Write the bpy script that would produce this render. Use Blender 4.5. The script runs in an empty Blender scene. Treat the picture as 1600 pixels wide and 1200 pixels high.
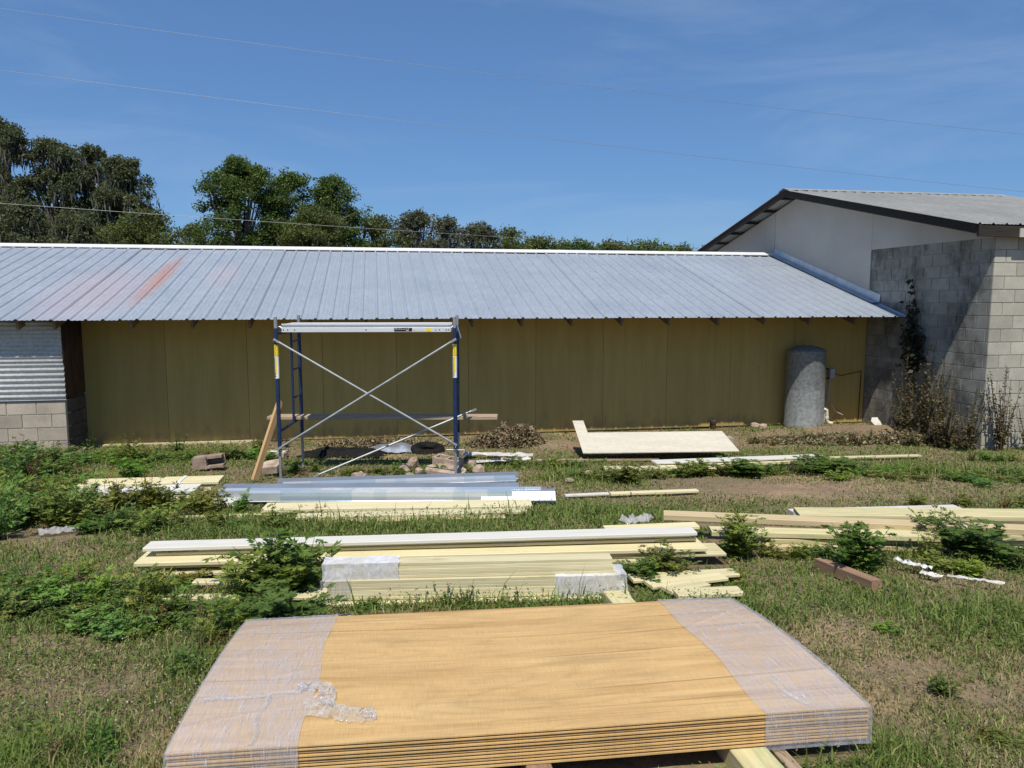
import bpy, math, random
import numpy as np
from mathutils import Vector, Matrix, Euler
R = math.radians
rng = np.random.default_rng(7)
random.seed(7)
sc = bpy.context.scene

# ------------------------------------------------------------------ camera, sky, sun, exposure
FPX, CAMH, HOR = 1160.0, 2.33, 470.0
PITCH = math.atan((600 - HOR) / FPX)
cam_d = bpy.data.cameras.new('camera')
cam = bpy.data.objects.new('camera', cam_d)
sc.collection.objects.link(cam)
cam.location = (0, 0, CAMH)
cam.rotation_euler = (math.pi / 2 - PITCH, 0, 0)
cam_d.sensor_width = 36
cam_d.lens = FPX / 1600 * 36
cam_d.clip_end = 3000
cam_d.clip_start = 0.05
sc.camera = cam

SUN = Vector((-0.117, -1.037, 1.85)).normalized()
world = bpy.data.worlds.new('World')
sc.world = world
world.use_nodes = True
wn = world.node_tree.nodes
sky = wn.new('ShaderNodeTexSky')
sky.sky_type = 'NISHITA'
sky.sun_disc = False
sky.sun_elevation = math.asin(SUN.z)
sky.sun_rotation = math.pi + math.atan2(-SUN.x, -SUN.y) * -1
sky.air_density = 1.0
sky.dust_density = 0.2
sky.ozone_density = 3.0
sky.altitude = 30
wn['Background'].inputs['Strength'].default_value = 0.15
gam = wn.new('ShaderNodeGamma')
gam.inputs['Gamma'].default_value = 0.62
tnt = wn.new('ShaderNodeMix')
tnt.data_type = 'RGBA'; tnt.blend_type = 'MULTIPLY'
tnt.inputs[0].default_value = 1.0
tnt.inputs[7].default_value = (0.53, 0.84, 1.27, 1)
world.node_tree.links.new(sky.outputs[0], gam.inputs['Color'])
world.node_tree.links.new(gam.outputs[0], tnt.inputs[6])
wl = world.node_tree.links
wtc = wn.new('ShaderNodeTexCoord'); wmp = wn.new('ShaderNodeMapping')
wmp.inputs['Scale'].default_value = (1.2, 1.6, 7.0); wmp.inputs['Rotation'].default_value = (0.0, R(9), R(20)); wmp.inputs['Location'].default_value = (0.35, 0.0, 0.2)
wnz = wn.new('ShaderNodeTexNoise'); wnz.inputs['Scale'].default_value = 1.7; wnz.inputs['Detail'].default_value = 7; wnz.inputs['Roughness'].default_value = 0.62; wnz.inputs['Distortion'].default_value = 0.5
wrp = wn.new('ShaderNodeValToRGB'); wrp.color_ramp.elements[0].position = 0.46; wrp.color_ramp.elements[0].color = (0, 0, 0, 1)
wrp.color_ramp.elements[1].position = 0.80; wrp.color_ramp.elements[1].color = (0.26, 0.26, 0.26, 1)
cir = wn.new('ShaderNodeMix'); cir.data_type = 'RGBA'
cir.inputs[7].default_value = (3.3, 3.9, 4.6, 1)
wl.new(wtc.outputs['Generated'], wmp.inputs['Vector']); wl.new(wmp.outputs[0], wnz.inputs['Vector']); wl.new(wnz.outputs['Fac'], wrp.inputs['Fac'])
wl.new(wrp.outputs['Color'], cir.inputs[0]); wl.new(tnt.outputs[2], cir.inputs[6])
wl.new(cir.outputs[2], wn['Background'].inputs['Color'])
sun_d = bpy.data.lights.new('sun', 'SUN')
sun_d.energy = 5.0
sun_d.angle = R(0.53)
sun_d.color = (1.0, 0.94, 0.83)
sun = bpy.data.objects.new('sun', sun_d)
sc.collection.objects.link(sun)
sun.rotation_euler = SUN.to_track_quat('Z', 'Y').to_euler()
sun.location = SUN * 40
vs = sc.view_settings
vs.view_transform = 'Standard'
vs.look = 'None'
vs.gamma = 1
vs.exposure = 0.1
vs.use_curve_mapping = False

# ------------------------------------------------------------------ measuring helpers (photo ray -> real place on ground / walls)
def ray(u, v):
    x = (u - 800) / FPX
    y = -(v - 600) / FPX
    c, s = math.cos(PITCH), math.sin(PITCH)
    return Vector((x, c + y * s, -s + y * c))

def on_z(u, v, z):
    r = ray(u, v)
    return Vector((0, 0, CAMH)) + r * ((z - CAMH) / r.z)

def on_y(u, v, Y):
    r = ray(u, v)
    return Vector((0, 0, CAMH)) + r * (Y / r.y)

def gh(Y):
    t = 0.068 * (12 - Y)
    return 0.5 * (t + math.sqrt(t * t + 0.0009)) if Y > -6 else 0.068 * 18

def ghn(Y):
    t = 0.068 * (12 - np.maximum(Y, -6))
    return 0.5 * (t + np.sqrt(t * t + 0.0009))

def G(u, v, dz=0.0):
    z = 0.3
    for _ in range(50):
        p = on_z(u, v, z)
        z = 0.5 * z + 0.5 * (gh(p.y) + dz)
    return p

# value noise for masks
_perm = rng.random((64, 64))
def vnoise(x, y):
    xi = np.floor(x).astype(int); yi = np.floor(y).astype(int)
    fx = x - xi; fy = y - yi
    fx = fx * fx * (3 - 2 * fx); fy = fy * fy * (3 - 2 * fy)
    a = _perm[xi % 64, yi % 64]; b = _perm[(xi + 1) % 64, yi % 64]
    c = _perm[xi % 64, (yi + 1) % 64]; d = _perm[(xi + 1) % 64, (yi + 1) % 64]
    return (a * (1 - fx) + b * fx) * (1 - fy) + (c * (1 - fx) + d * fx) * fy
def fnoise(x, y):
    return 0.5 * vnoise(x, y) + 0.3 * vnoise(x * 2.1 + 9, y * 2.1 + 3) + 0.2 * vnoise(x * 4.3 + 1, y * 4.3 + 7)

# ------------------------------------------------------------------ object helpers
COL = sc.collection
def tag(o, label=None, cat=None, group=None, kind=None):
    if label: o['label'] = label
    if cat: o['category'] = cat
    if group: o['group'] = group
    if kind: o['kind'] = kind
    return o

def empty(name, loc=(0, 0, 0), rz=0.0):
    o = bpy.data.objects.new(name, None)
    COL.objects.link(o)
    o.location = loc
    o.rotation_euler = (0, 0, rz)
    o.empty_display_size = 0.1
    return o

def link(name, me, parent=None, loc=None, rot=None):
    o = bpy.data.objects.new(name, me)
    COL.objects.link(o)
    if parent: o.parent = parent
    if loc is not None: o.location = loc
    if rot is not None: o.rotation_euler = rot
    return o

class MB:
    """collects pieces of one part"""
    def __init__(self):
        self.v = []; self.f = []
    def add(self, vs_, fs):
        n = len(self.v)
        self.v += [tuple(a) for a in vs_]
        self.f += [tuple(i + n for i in f) for f in fs]
        return self
    def box(self, x0, x1, y0, y1, z0, z1):
        return self.add([(x0, y0, z0), (x1, y0, z0), (x1, y1, z0), (x0, y1, z0), (x0, y0, z1), (x1, y0, z1), (x1, y1, z1), (x0, y1, z1)],
                        [(0, 3, 2, 1), (4, 5, 6, 7), (0, 1, 5, 4), (1, 2, 6, 5), (2, 3, 7, 6), (3, 0, 4, 7)])
    def cbox(self, x0, x1, y0, y1, z0, z1, c=0.004):
        """box with its edges along x chamfered"""
        prof = [(y0 + c, z0), (y1 - c, z0), (y1, z0 + c), (y1, z1 - c), (y1 - c, z1), (y0 + c, z1), (y0, z1 - c), (y0, z0 + c)]
        return self.prism([(x0, a, b) for a, b in prof], (x1 - x0, 0, 0))
    def prism(self, loop, d):
        n = len(loop)
        a = [tuple(p) for p in loop]
        b = [(p[0] + d[0], p[1] + d[1], p[2] + d[2]) for p in loop]
        fs = [tuple(range(n))[::-1], tuple(range(n, 2 * n))]
        fs += [(i, (i + 1) % n, n + (i + 1) % n, n + i) for i in range(n)]
        return self.add(a + b, fs)
    def tube(self, pts, rad, n=8, cap=True):
        pts = [Vector(p) for p in pts]
        rs = rad if hasattr(rad, '__len__') else [rad] * len(pts)
        vs_ = []; fs = []
        for i, p in enumerate(pts):
            d = (pts[min(i + 1, len(pts) - 1)] - pts[max(i - 1, 0)])
            d = d.normalized() if d.length > 1e-9 else Vector((0, 0, 1))
            up = Vector((0, 0, 1)) if abs(d.z) < 0.93 else Vector((1, 0, 0))
            a = d.cross(up).normalized(); b = a.cross(d)
            for k in range(n):
                t = 2 * math.pi * k / n
                vs_.append(p + a * (math.cos(t) * rs[i]) + b * (math.sin(t) * rs[i]))
        for i in range(len(pts) - 1):
            for k in range(n):
                fs.append((i * n + k, i * n + (k + 1) % n, (i + 1) * n + (k + 1) % n, (i + 1) * n + k))
        if cap:
            fs.append(tuple(range(n))[::-1]); m = (len(pts) - 1) * n
            fs.append(tuple(range(m, m + n)))
        return self.add(vs_, fs)
    def lathe(self, prof, n=32, c=(0, 0)):
        vs_ = []; fs = []
        for r, z in prof:
            for k in range(n):
                t = 2 * math.pi * k / n
                vs_.append((c[0] + r * math.cos(t), c[1] + r * math.sin(t), z))
        for i in range(len(prof) - 1):
            for k in range(n):
                fs.append((i * n + k, i * n + (k + 1) % n, (i + 1) * n + (k + 1) % n, (i + 1) * n + k))
        fs.append(tuple(range(n))[::-1]); m = (len(prof) - 1) * n
        fs.append(tuple(range(m, m + n)))
        return self.add(vs_, fs)
    def sheet(self, prof, d):
        """open strip: profile points swept by vector d"""
        n = len(prof)
        a = [tuple(p) for p in prof]; b = [(p[0] + d[0], p[1] + d[1], p[2] + d[2]) for p in prof]
        return self.add(a + b, [(i, i + 1, n + i + 1, n + i) for i in range(n - 1)])
    def mesh(self, name, mat=None, smooth=False):
        me = bpy.data.meshes.new(name)
        me.from_pydata(self.v, [], self.f)
        if mat: me.materials.append(mat)
        if smooth:
            me.polygons.foreach_set('use_smooth', [True] * len(me.polygons))
            me.set_sharp_from_angle(angle=R(40))
        me.update()
        return me
    def build(self, name, mat, parent=None, loc=None, rot=None, smooth=False):
        return link(name, self.mesh(name, mat, smooth), parent, loc, rot)

def solid(o, t, off=-1):
    m = o.modifiers.new('thickness', 'SOLIDIFY'); m.thickness = t; m.offset = off
    return o

def fast_mesh(name, V, Q=None, T=None, mat=None, col=None, smooth=False):
    me = bpy.data.meshes.new(name)
    V = np.asarray(V, dtype=np.float32)
    nq = 0 if Q is None else len(Q); nt = 0 if T is None else len(T)
    me.vertices.add(len(V)); me.vertices.foreach_set('co', V.ravel())
    me.loops.add(nq * 4 + nt * 3); me.polygons.add(nq + nt)
    li = []
    if nq: li.append(np.asarray(Q).ravel())
    if nt: li.append(np.asarray(T).ravel())
    me.loops.foreach_set('vertex_index', np.concatenate(li).astype(np.int32))
    st = np.concatenate([np.arange(nq) * 4, nq * 4 + np.arange(nt) * 3]).astype(np.int32)
    me.polygons.foreach_set('loop_start', st)
    if smooth: me.polygons.foreach_set('use_smooth', np.ones(nq + nt, dtype=bool))
    if col is not None:
        at = me.attributes.new('Col', 'FLOAT_COLOR', 'POINT')
        c4 = np.ones((len(V), 4), dtype=np.float32); c4[:, :3] = col
        at.data.foreach_set('color', c4.ravel())
    if mat: me.materials.append(mat)
    me.update(calc_edges=True)
    me.validate()
    return me

# ------------------------------------------------------------------ materials
MATS = {}
class NT:
    def __init__(self, name):
        self.m = bpy.data.materials.new(name); self.m.use_nodes = True
        self.t = self.m.node_tree; self.n = self.t.nodes; self.b = self.n['Principled BSDF']; self.out = self.n['Material Output']
    def new(self, typ, **kw):
        nd = self.n.new(typ)
        for k, v in kw.items():
            if k in nd.inputs: nd.inputs[k].default_value = v
            else: setattr(nd, k, v)
        return nd
    def L(self, a, b): self.t.links.new(a, b)
    def coord(self, kind='Object', scale=(1, 1, 1), rot=(0, 0, 0)):
        if kind == 'World':
            src = self.new('ShaderNodeNewGeometry').outputs['Position']
        else:
            src = self.new('ShaderNodeTexCoord').outputs[kind]
        mp = self.new('ShaderNodeMapping'); mp.inputs['Scale'].default_value = scale; mp.inputs['Rotation'].default_value = rot
        self.L(src, mp.inputs['Vector'])
        return mp.outputs['Vector']
    def noise(self, vec, scale=5, detail=6, rough=0.6, dist=0.0):
        nd = self.new('ShaderNodeTexNoise'); nd.inputs['Scale'].default_value = scale; nd.inputs['Detail'].default_value = detail
        nd.inputs['Roughness'].default_value = rough; nd.inputs['Distortion'].default_value = dist
        self.L(vec, nd.inputs['Vector']); return nd.outputs['Fac']
    def ramp(self, fac, stops):
        nd = self.new('ShaderNodeValToRGB'); el = nd.color_ramp.elements
        while len(el) < len(stops): el.new(0.5)
        for e, (p, c) in zip(el, stops):
            e.position = p; e.color = (c[0], c[1], c[2], 1) if hasattr(c, '__len__') else (c, c, c, 1)
        self.L(fac, nd.inputs['Fac']); return nd.outputs['Color']
    def mix(self, fac, a, b, mode='MIX'):
        nd = self.new('ShaderNodeMix'); nd.data_type = 'RGBA'; nd.blend_type = mode
        for s, x in ((nd.inputs[0], fac), (nd.inputs[6], a), (nd.inputs[7], b)):
            if hasattr(x, 'is_linked') or hasattr(x, 'links'): self.L(x, s)
            elif hasattr(x, '__len__'): s.default_value = (x[0], x[1], x[2], 1)
            else: s.default_value = x if s.type == 'VALUE' else (x, x, x, 1)
        return nd.outputs[2]
    def math(self, op, a, b=0.0):
        nd = self.new('ShaderNodeMath'); nd.operation = op
        for s, x in ((nd.inputs[0], a), (nd.inputs[1], b)):
            if hasattr(x, 'links'): self.L(x, s)
            else: s.default_value = x
        return nd.outputs[0]
    def bump(self, h, strength=0.3, dist=0.01):
        nd = self.new('ShaderNodeBump'); nd.inputs['Strength'].default_value = strength; nd.inputs['Distance'].default_value = dist
        self.L(h, nd.inputs['Height']); self.L(nd.outputs['Normal'], self.b.inputs['Normal'])
    def rand(self, lo, hi):
        o = self.new('ShaderNodeObjectInfo'); m = self.new('ShaderNodeMapRange')
        m.inputs['To Min'].default_value = lo; m.inputs['To Max'].default_value = hi
        self.L(o.outputs['Random'], m.inputs['Value']); return m.outputs[0]
    def base(self, c):
        if hasattr(c, 'links'): self.L(c, self.b.inputs['Base Color'])
        else: self.b.inputs['Base Color'].default_value = (*c, 1)
    def done(self, rough=0.7, metal=0.0, spec=None):
        if not hasattr(rough, 'links'): self.b.inputs['Roughness'].default_value = rough
        else: self.L(rough, self.b.inputs['Roughness'])
        self.b.inputs['Metallic'].default_value = metal
        if spec is not None: self.b.inputs['Specular IOR Level'].default_value = spec
        return self.m

def simple(name, c1, c2, scale=6, stretch=(1, 1, 1), rough=0.7, metal=0.0, bump=0.2, bd=0.004, rand=0.12, coord='Object', lo=0.35, hi=0.68, fine=None, spec=None):
    t = NT(name)
    v = t.coord(coord, stretch)
    n = t.noise(v, scale)
    c = t.ramp(n, [(lo, c1), (hi, c2)])
    if fine:
        n2 = t.noise(v, fine, 3)
        c = t.mix(0.35, c, t.ramp(n2, [(0.3, 0.45), (0.7, 1.25)]), 'MULTIPLY')
    if rand:
        c = t.mix(1.0, c, t.rand(1 - rand, 1 + rand), 'MULTIPLY')
    t.base(c)
    if bump: t.bump(t.noise(v, (fine or scale * 3), 4), bump, bd)
    return t.done(rough, metal, spec)

def wood(name, c1, c2, rough=0.75, rand=0.12, knots=True, blotch=None, scale=1.0, patch=0.55):
    """grain along local x"""
    t = NT(name)
    oi = t.new('ShaderNodeObjectInfo')
    tc = t.new('ShaderNodeTexCoord')
    ad = t.new('ShaderNodeVectorMath', operation='ADD')
    cm = t.new('ShaderNodeCombineXYZ')
    ml = t.math('MULTIPLY', oi.outputs['Random'], 37.0)
    t.L(ml, cm.inputs[0]); t.L(ml, cm.inputs[1])
    t.L(tc.outputs['Object'], ad.inputs[0]); t.L(cm.outputs[0], ad.inputs[1])
    mp = t.new('ShaderNodeMapping'); mp.inputs['Scale'].default_value = (1.2 * scale, 22 * scale, 22 * scale)
    t.L(ad.outputs[0], mp.inputs['Vector'])
    g = t.noise(mp.outputs[0], 2.0, 5, 0.6, 0.6)
    c = t.ramp(g, [(0.3, c1), (0.62, c2)])
    if blotch:
        mp2 = t.new('ShaderNodeMapping'); mp2.inputs['Scale'].default_value = (1.3, 5, 5)
        t.L(ad.outputs[0], mp2.inputs['Vector'])
        bl = t.noise(mp2.outputs[0], 2.2, 5, 0.65)
        c = t.mix(t.ramp(bl, [(patch, 0.0), (patch + 0.16, 1.0)]), c, blotch)
    c = t.mix(1.0, c, t.rand(1 - rand, 1 + rand), 'MULTIPLY')
    t.base(c)
    t.bump(g, 0.15, 0.003)
    return t.done(rough)

MATS['trim'] = wood('cream_trim_board', (0.50, 0.435, 0.235), (0.62, 0.555, 0.34), 0.6, 0.16, blotch=(0.40, 0.33, 0.18), patch=0.6)
MATS['trim_white'] = wood('primed_white_board', (0.54, 0.525, 0.46), (0.62, 0.605, 0.565), 0.6, 0.04, blotch=(0.58, 0.51, 0.33), patch=0.60)
MATS['siding_cream'] = wood('cream_lap_siding', (0.52, 0.46, 0.26), (0.63, 0.57, 0.37), 0.65, 0.15, blotch=(0.43, 0.35, 0.19), patch=0.61)
MATS['treated'] = wood('treated_lumber', (0.40, 0.34, 0.17), (0.54, 0.49, 0.28), 0.75, 0.16, blotch=(0.30, 0.36, 0.20))
MATS['pine'] = wood('pine_lumber', (0.44, 0.34, 0.185), (0.56, 0.455, 0.27), 0.75, 0.1)
MATS['stud'] = wood('orange_stud', (0.36, 0.22, 0.10), (0.48, 0.31, 0.15), 0.75, 0.1)
MATS['brown_beam'] = wood('weathered_brown_beam', (0.16, 0.09, 0.055), (0.30, 0.19, 0.12), 0.85, 0.1)
MATS['grey_plank'] = wood('weathered_grey_plank', (0.22, 0.155, 0.10), (0.38, 0.29, 0.20), 0.95, 0.1)
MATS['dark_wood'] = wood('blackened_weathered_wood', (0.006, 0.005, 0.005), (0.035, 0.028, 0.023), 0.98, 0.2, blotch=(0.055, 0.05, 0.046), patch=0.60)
MATS['rafter'] = wood('rafter_wood', (0.10, 0.065, 0.035), (0.20, 0.13, 0.07), 0.85, 0.25)

def m_plywood():
    t = NT('plywood_face')
    tc = t.new('ShaderNodeTexCoord')
    # cathedral figure: rings cut from a smooth, grain-stretched field
    fld = t.noise(t.coord('Object', (0.30, 1.7, 1)), 1.5, 2, 0.5, 0.45)
    rings = t.math('FRACT', t.math('MULTIPLY', fld, 17.0))
    tri = t.math('ABSOLUTE', t.math('SUBTRACT', t.math('MULTIPLY', rings, 2.0), 1.0))
    soft = t.noise(t.coord('Object', (0.5, 7, 1)), 2.0, 4, 0.6, 0.3)
    c = t.ramp(soft, [(0.3, (0.50, 0.308, 0.12)), (0.5, (0.585, 0.38, 0.16)), (0.72, (0.645, 0.44, 0.20))])
    c = t.mix(0.4, c, t.ramp(tri, [(0.0, 0.80), (0.3, 1.0), (0.9, 1.08)]), 'MULTIPLY')
    lines = t.noise(t.coord('Object', (0.22, 26, 1)), 1.6, 3, 0.5, 0.2)
    c = t.mix(t.ramp(lines, [(0.60, 0.0), (0.66, 0.75)]), c, (0.36, 0.20, 0.075))
    fine = t.noise(t.coord('Object', (2.5, 90, 1)), 3, 4)
    c = t.mix(0.5, c, t.ramp(fine, [(0.3, 0.72), (0.65, 1.12)]), 'MULTIPLY')
    saw = t.noise(t.coord('Object', (160, 6, 1)), 2, 2)
    c = t.mix(0.35, c, t.ramp(saw, [(0.3, 0.62), (0.7, 1.2)]), 'MULTIPLY')
    # grey weather streaks running with the grain
    st = t.noise(t.coord('Object', (0.35, 5.2, 1)), 1.7, 4, 0.55, 0.4)
    c = t.mix(t.ramp(st, [(0.57, 0.0), (0.68, 0.55)]), c, (0.30, 0.20, 0.09))
    blot = t.noise(t.coord('Object', (0.9, 2.5, 1)), 2.3, 3, 0.5)
    c = t.mix(0.6, c, t.ramp(blot, [(0.35, 0.88), (0.65, 1.08)]), 'MULTIPLY')
    c = t.mix(1.0, c, t.rand(0.9, 1.08), 'MULTIPLY')
    t.base(c)
    t.bump(saw, 0.12, 0.002)
    return t.done(0.62)
MATS['plywood'] = m_plywood()

def m_film(name, tint, lo, hi, rough=0.16, scale=1.0, stretch=(14, 3, 3), rz=0.35, bump=0.9):
    t = NT(name)
    v = t.coord('Object', stretch, (0, 0, rz))
    n = t.noise(v, 3.2 * scale, 6, 0.7, 0.8)
    w = t.noise(t.coord('Object', (stretch[0] * 2.5, stretch[1], stretch[2]), (0, 0, rz - 0.25)), 4.5 * scale, 4, 0.65, 1.2)
    n2 = t.noise(t.coord('Object', (2.4, 2.4, 2.4)), 2.0, 3)
    t.base(tint)
    t.bump(t.math('ADD', n, w), bump, 0.008)
    glint_streak = t.ramp(w, [(0.58, 0.0), (0.66, 0.42), (0.72, 0.05)])  # highlights on the wrinkles, painted in as narrow streaks of higher opacity
    fac = t.math('ADD', t.math('MULTIPLY', t.ramp(n, [(0.3, lo), (0.7, hi)]), t.ramp(n2, [(0.3, 0.65), (0.7, 1.25)])), glint_streak)
    lw = t.new('ShaderNodeLayerWeight', Blend=0.30)
    fac = t.math('MINIMUM', t.math('ADD', fac, t.math('MULTIPLY', lw.outputs['Fresnel'], 0.12)), 1.0)
    tr = t.new('ShaderNodeBsdfTransparent'); mx = t.new('ShaderNodeMixShader')
    t.L(fac, mx.inputs[0]); t.L(tr.outputs[0], mx.inputs[1]); t.L(t.b.outputs[0], mx.inputs[2])
    t.L(mx.outputs[0], t.out.inputs['Surface'])
    return t.done(rough, 0.0, 0.6)
MATS['film'] = m_film('stretch_film', (0.62, 0.62, 0.70), 0.14, 0.40, 0.05)
MATS['film_loose'] = m_film('crumpled_film', (0.66, 0.65, 0.66), 0.10, 0.55, 0.06, 3.0, (4, 4, 4))
MATS['film_white'] = m_film('white_wrap', (0.70, 0.70, 0.72), 0.35, 0.85, 0.18, 1.2, (5, 3, 3), bump=0.3)

def m_roof(name, base1, base2, stain=None, metal=0.5, rough=0.42):
    t = NT(name)
    pos = t.new('ShaderNodeNewGeometry').outputs['Position']
    n = t.noise(t.coord('World', (0.8, 0.8, 0.8)), 1.3, 4)
    c = t.ramp(n, [(0.3, base1), (0.7, base2)])
    fine = t.noise(t.coord('World', (9, 2, 6)), 3.0, 4)
    c = t.mix(0.5, c, t.ramp(fine, [(0.35, 0.93), (0.65, 1.04)]), 'MULTIPLY')
    c = t.mix(1.0, c, t.rand(0.97, 1.03), 'MULTIPLY')
    if stain:
        for (cen, axis, la, lb, colr, amt) in stain:
            ax = Vector(axis).normalized()
            sb = t.new('ShaderNodeVectorMath', operation='SUBTRACT'); t.L(pos, sb.inputs[0]); sb.inputs[1].default_value = cen
            dt = t.new('ShaderNodeVectorMath', operation='DOT_PRODUCT'); t.L(sb.outputs[0], dt.inputs[0]); dt.inputs[1].default_value = ax
            ln = t.new('ShaderNodeVectorMath', operation='LENGTH'); t.L(sb.outputs[0], ln.inputs[0])
            a2 = t.math('POWER', t.math('ABSOLUTE', dt.outputs['Value']), 2.0)
            l2 = t.math('POWER', ln.outputs['Value'], 2.0)
            p2 = t.math('SUBTRACT', l2, a2)
            e = t.math('ADD', t.math('DIVIDE', a2, la * la), t.math('DIVIDE', p2, lb * lb))
            e = t.math('ADD', e, t.math('MULTIPLY', t.math('SUBTRACT', fine, 0.5), 1.6))
            c = t.mix(t.ramp(e, [(0.0, amt), (1.0, 0.0)]), c, colr)
    t.base(c)
    t.bump(t.noise(t.coord('World', (1, 1, 1)), 2.5, 3), 0.1, 0.02)
    rg = t.ramp(fine, [(0.3, rough - 0.06), (0.7, rough + 0.1)])
    return t.done(rg, metal)

def m_block(name, c1, c2, grime, gpatch=0.6):
    t = NT(name)
    oi = t.new('ShaderNodeObjectInfo')
    v = t.coord('World', (1, 1, 1))
    n = t.noise(v, 2.2, 6, 0.65)
    c = t.ramp(n, [(0.3, c1), (0.7, c2)])
    fine = t.noise(v, 55, 3)
    c = t.mix(0.5, c, t.ramp(fine, [(0.3, 0.75), (0.65, 1.12)]), 'MULTIPLY')
    g = t.noise(t.coord('World', (1.3, 1.3, 0.8)), 1.4, 6, 0.75)
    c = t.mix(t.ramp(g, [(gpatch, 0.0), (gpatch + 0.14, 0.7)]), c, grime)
    c = t.mix(1.0, c, t.rand(0.76, 1.12), 'MULTIPLY')
    t.base(c)
    t.bump(fine, 0.35, 0.004)
    return t.done(0.92)
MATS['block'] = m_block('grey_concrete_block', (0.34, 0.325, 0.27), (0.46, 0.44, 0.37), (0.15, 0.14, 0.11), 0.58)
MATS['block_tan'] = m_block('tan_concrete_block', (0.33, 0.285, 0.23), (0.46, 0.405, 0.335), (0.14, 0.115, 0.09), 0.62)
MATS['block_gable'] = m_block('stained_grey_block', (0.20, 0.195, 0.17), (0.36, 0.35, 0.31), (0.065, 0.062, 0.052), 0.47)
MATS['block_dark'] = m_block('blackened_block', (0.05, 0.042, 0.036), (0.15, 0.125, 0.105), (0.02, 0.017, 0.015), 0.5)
MATS['mortar'] = simple('mortar', (0.30, 0.295, 0.265), (0.40, 0.39, 0.35), 20, rough=0.95, rand=0)
MATS['mortar_light'] = simple('light_mortar', (0.44, 0.41, 0.35), (0.54, 0.50, 0.43), 20, rough=0.95, rand=0)
MATS['rubble'] = simple('brown_rubble', (0.24, 0.17, 0.125), (0.44, 0.35, 0.28), 9, rough=0.95, bump=0.5, bd=0.01, rand=0.2)

def m_siding():
    t = NT('ochre_siding')
    n = t.noise(t.coord('World', (3, 3, 0.5)), 1.6, 5, 0.6)
    c = t.ramp(n, [(0.3, (0.40, 0.285, 0.082)), (0.7, (0.47, 0.338, 0.105))])
    d = t.noise(t.coord('World', (1, 1, 1)), 1.1, 6, 0.75)
    c = t.mix(t.ramp(d, [(0.62, 0.0), (0.78, 0.45)]), c, (0.52, 0.40, 0.17))
    sp = t.noise(t.coord('World', (1, 1, 0.6)), 5.5, 4, 0.7)
    c = t.mix(t.ramp(sp, [(0.71, 0.0), (0.75, 0.5)]), c, (0.12, 0.10, 0.05))
    sep = t.new('ShaderNodeSeparateXYZ'); t.L(t.new('ShaderNodeNewGeometry').outputs['Position'], sep.inputs[0])
    mud = t.noise(t.coord('World', (2.5, 2.5, 1.2)), 2.6, 5, 0.7)
    mud = t.math('SUBTRACT', mud, t.math('MULTIPLY', sep.outputs[2], 0.75))
    c = t.mix(t.ramp(mud, [(0.34, 0.0), (0.52, 0.6)]), c, (0.24, 0.165, 0.09))
    run = t.noise(t.coord('World', (9, 9, 0.35)), 1.5, 4, 0.6)
    c = t.mix(0.28, c, t.ramp(run, [(0.35, 0.84), (0.65, 1.08)]), 'MULTIPLY')
    c = t.mix(1.0, c, t.rand(0.90, 1.08), 'MULTIPLY')
    t.base(c)
    t.bump(t.noise(t.coord('World', (40, 40, 1.5)), 2, 3), 0.1, 0.003)
    return t.done(0.75)
MATS['siding'] = m_siding()
MATS['white_panel'] = simple('off_white_gable_panel', (0.40, 0.37, 0.33), (0.46, 0.43, 0.385), 1.2, rough=0.8, bump=0.05, rand=0.03, coord='World')
MATS['galv'] = simple('galvanised_steel', (0.55, 0.57, 0.60), (0.72, 0.74, 0.77), 4, rough=0.35, metal=0.85, bump=0.08, rand=0.05)
MATS['galv_dull'] = simple('dull_galvanised_pipe', (0.30, 0.315, 0.32), (0.42, 0.43, 0.44), 9, rough=0.5, metal=0.5, bump=0.05, rand=0.05)
def m_trim():
    t = NT('pale_blue_coated_trim')
    v = t.coord('Object', (1.0, 0.02, 0.02))
    n = t.noise(v, 0.9, 0)
    c = t.ramp(n, [(0.0, (0.50, 0.60, 0.69)), (0.45, (0.66, 0.72, 0.77)), (0.55, (0.58, 0.66, 0.73)), (0.62, (0.70, 0.74, 0.78))])
    for nd in t.n:
        if nd.type == 'VALTORGB': nd.color_ramp.interpolation = 'CONSTANT'
    f = t.noise(t.coord('Object', (0.6, 4, 4)), 3, 4)
    c = t.mix(0.4, c, t.ramp(f, [(0.3, 0.85), (0.7, 1.08)]), 'MULTIPLY')
    t.base(c); t.bump(f, 0.06, 0.01)
    return t.done(0.22, 0.55)
MATS['trim_metal'] = m_trim()
MATS['grey_metal'] = simple('grey_galvanised_trim', (0.40, 0.44, 0.50), (0.52, 0.56, 0.61), 3, rough=0.35, metal=0.7, bump=0.05, rand=0.05)
MATS['alu'] = simple('bright_aluminium', (0.80, 0.80, 0.80), (0.90, 0.90, 0.90), 6, stretch=(0.3, 4, 4), rough=0.38, metal=0.55, bump=0.03, rand=0)
MATS['blue_paint'] = simple('blue_scaffold_paint', (0.006, 0.017, 0.060), (0.011, 0.030, 0.090), 14, rough=0.45, bump=0.05, rand=0)
MATS['white_flash'] = simple('white_ridge_cap', (0.60, 0.61, 0.63), (0.68, 0.69, 0.70), 3, rough=0.45, bump=0.03, rand=0)
MATS['corr'] = simple('corrugated_tin', (0.60, 0.60, 0.58), (0.74, 0.74, 0.72), 2.2, rough=0.42, metal=0.35, bump=0.1, rand=0.05, fine=20)
MATS['rusty'] = simple('rusty_dark_tin', (0.022, 0.016, 0.013), (0.10, 0.05, 0.03), 3.5, stretch=(3, 3, 0.6), rough=0.85, bump=0.3, rand=0)
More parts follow.
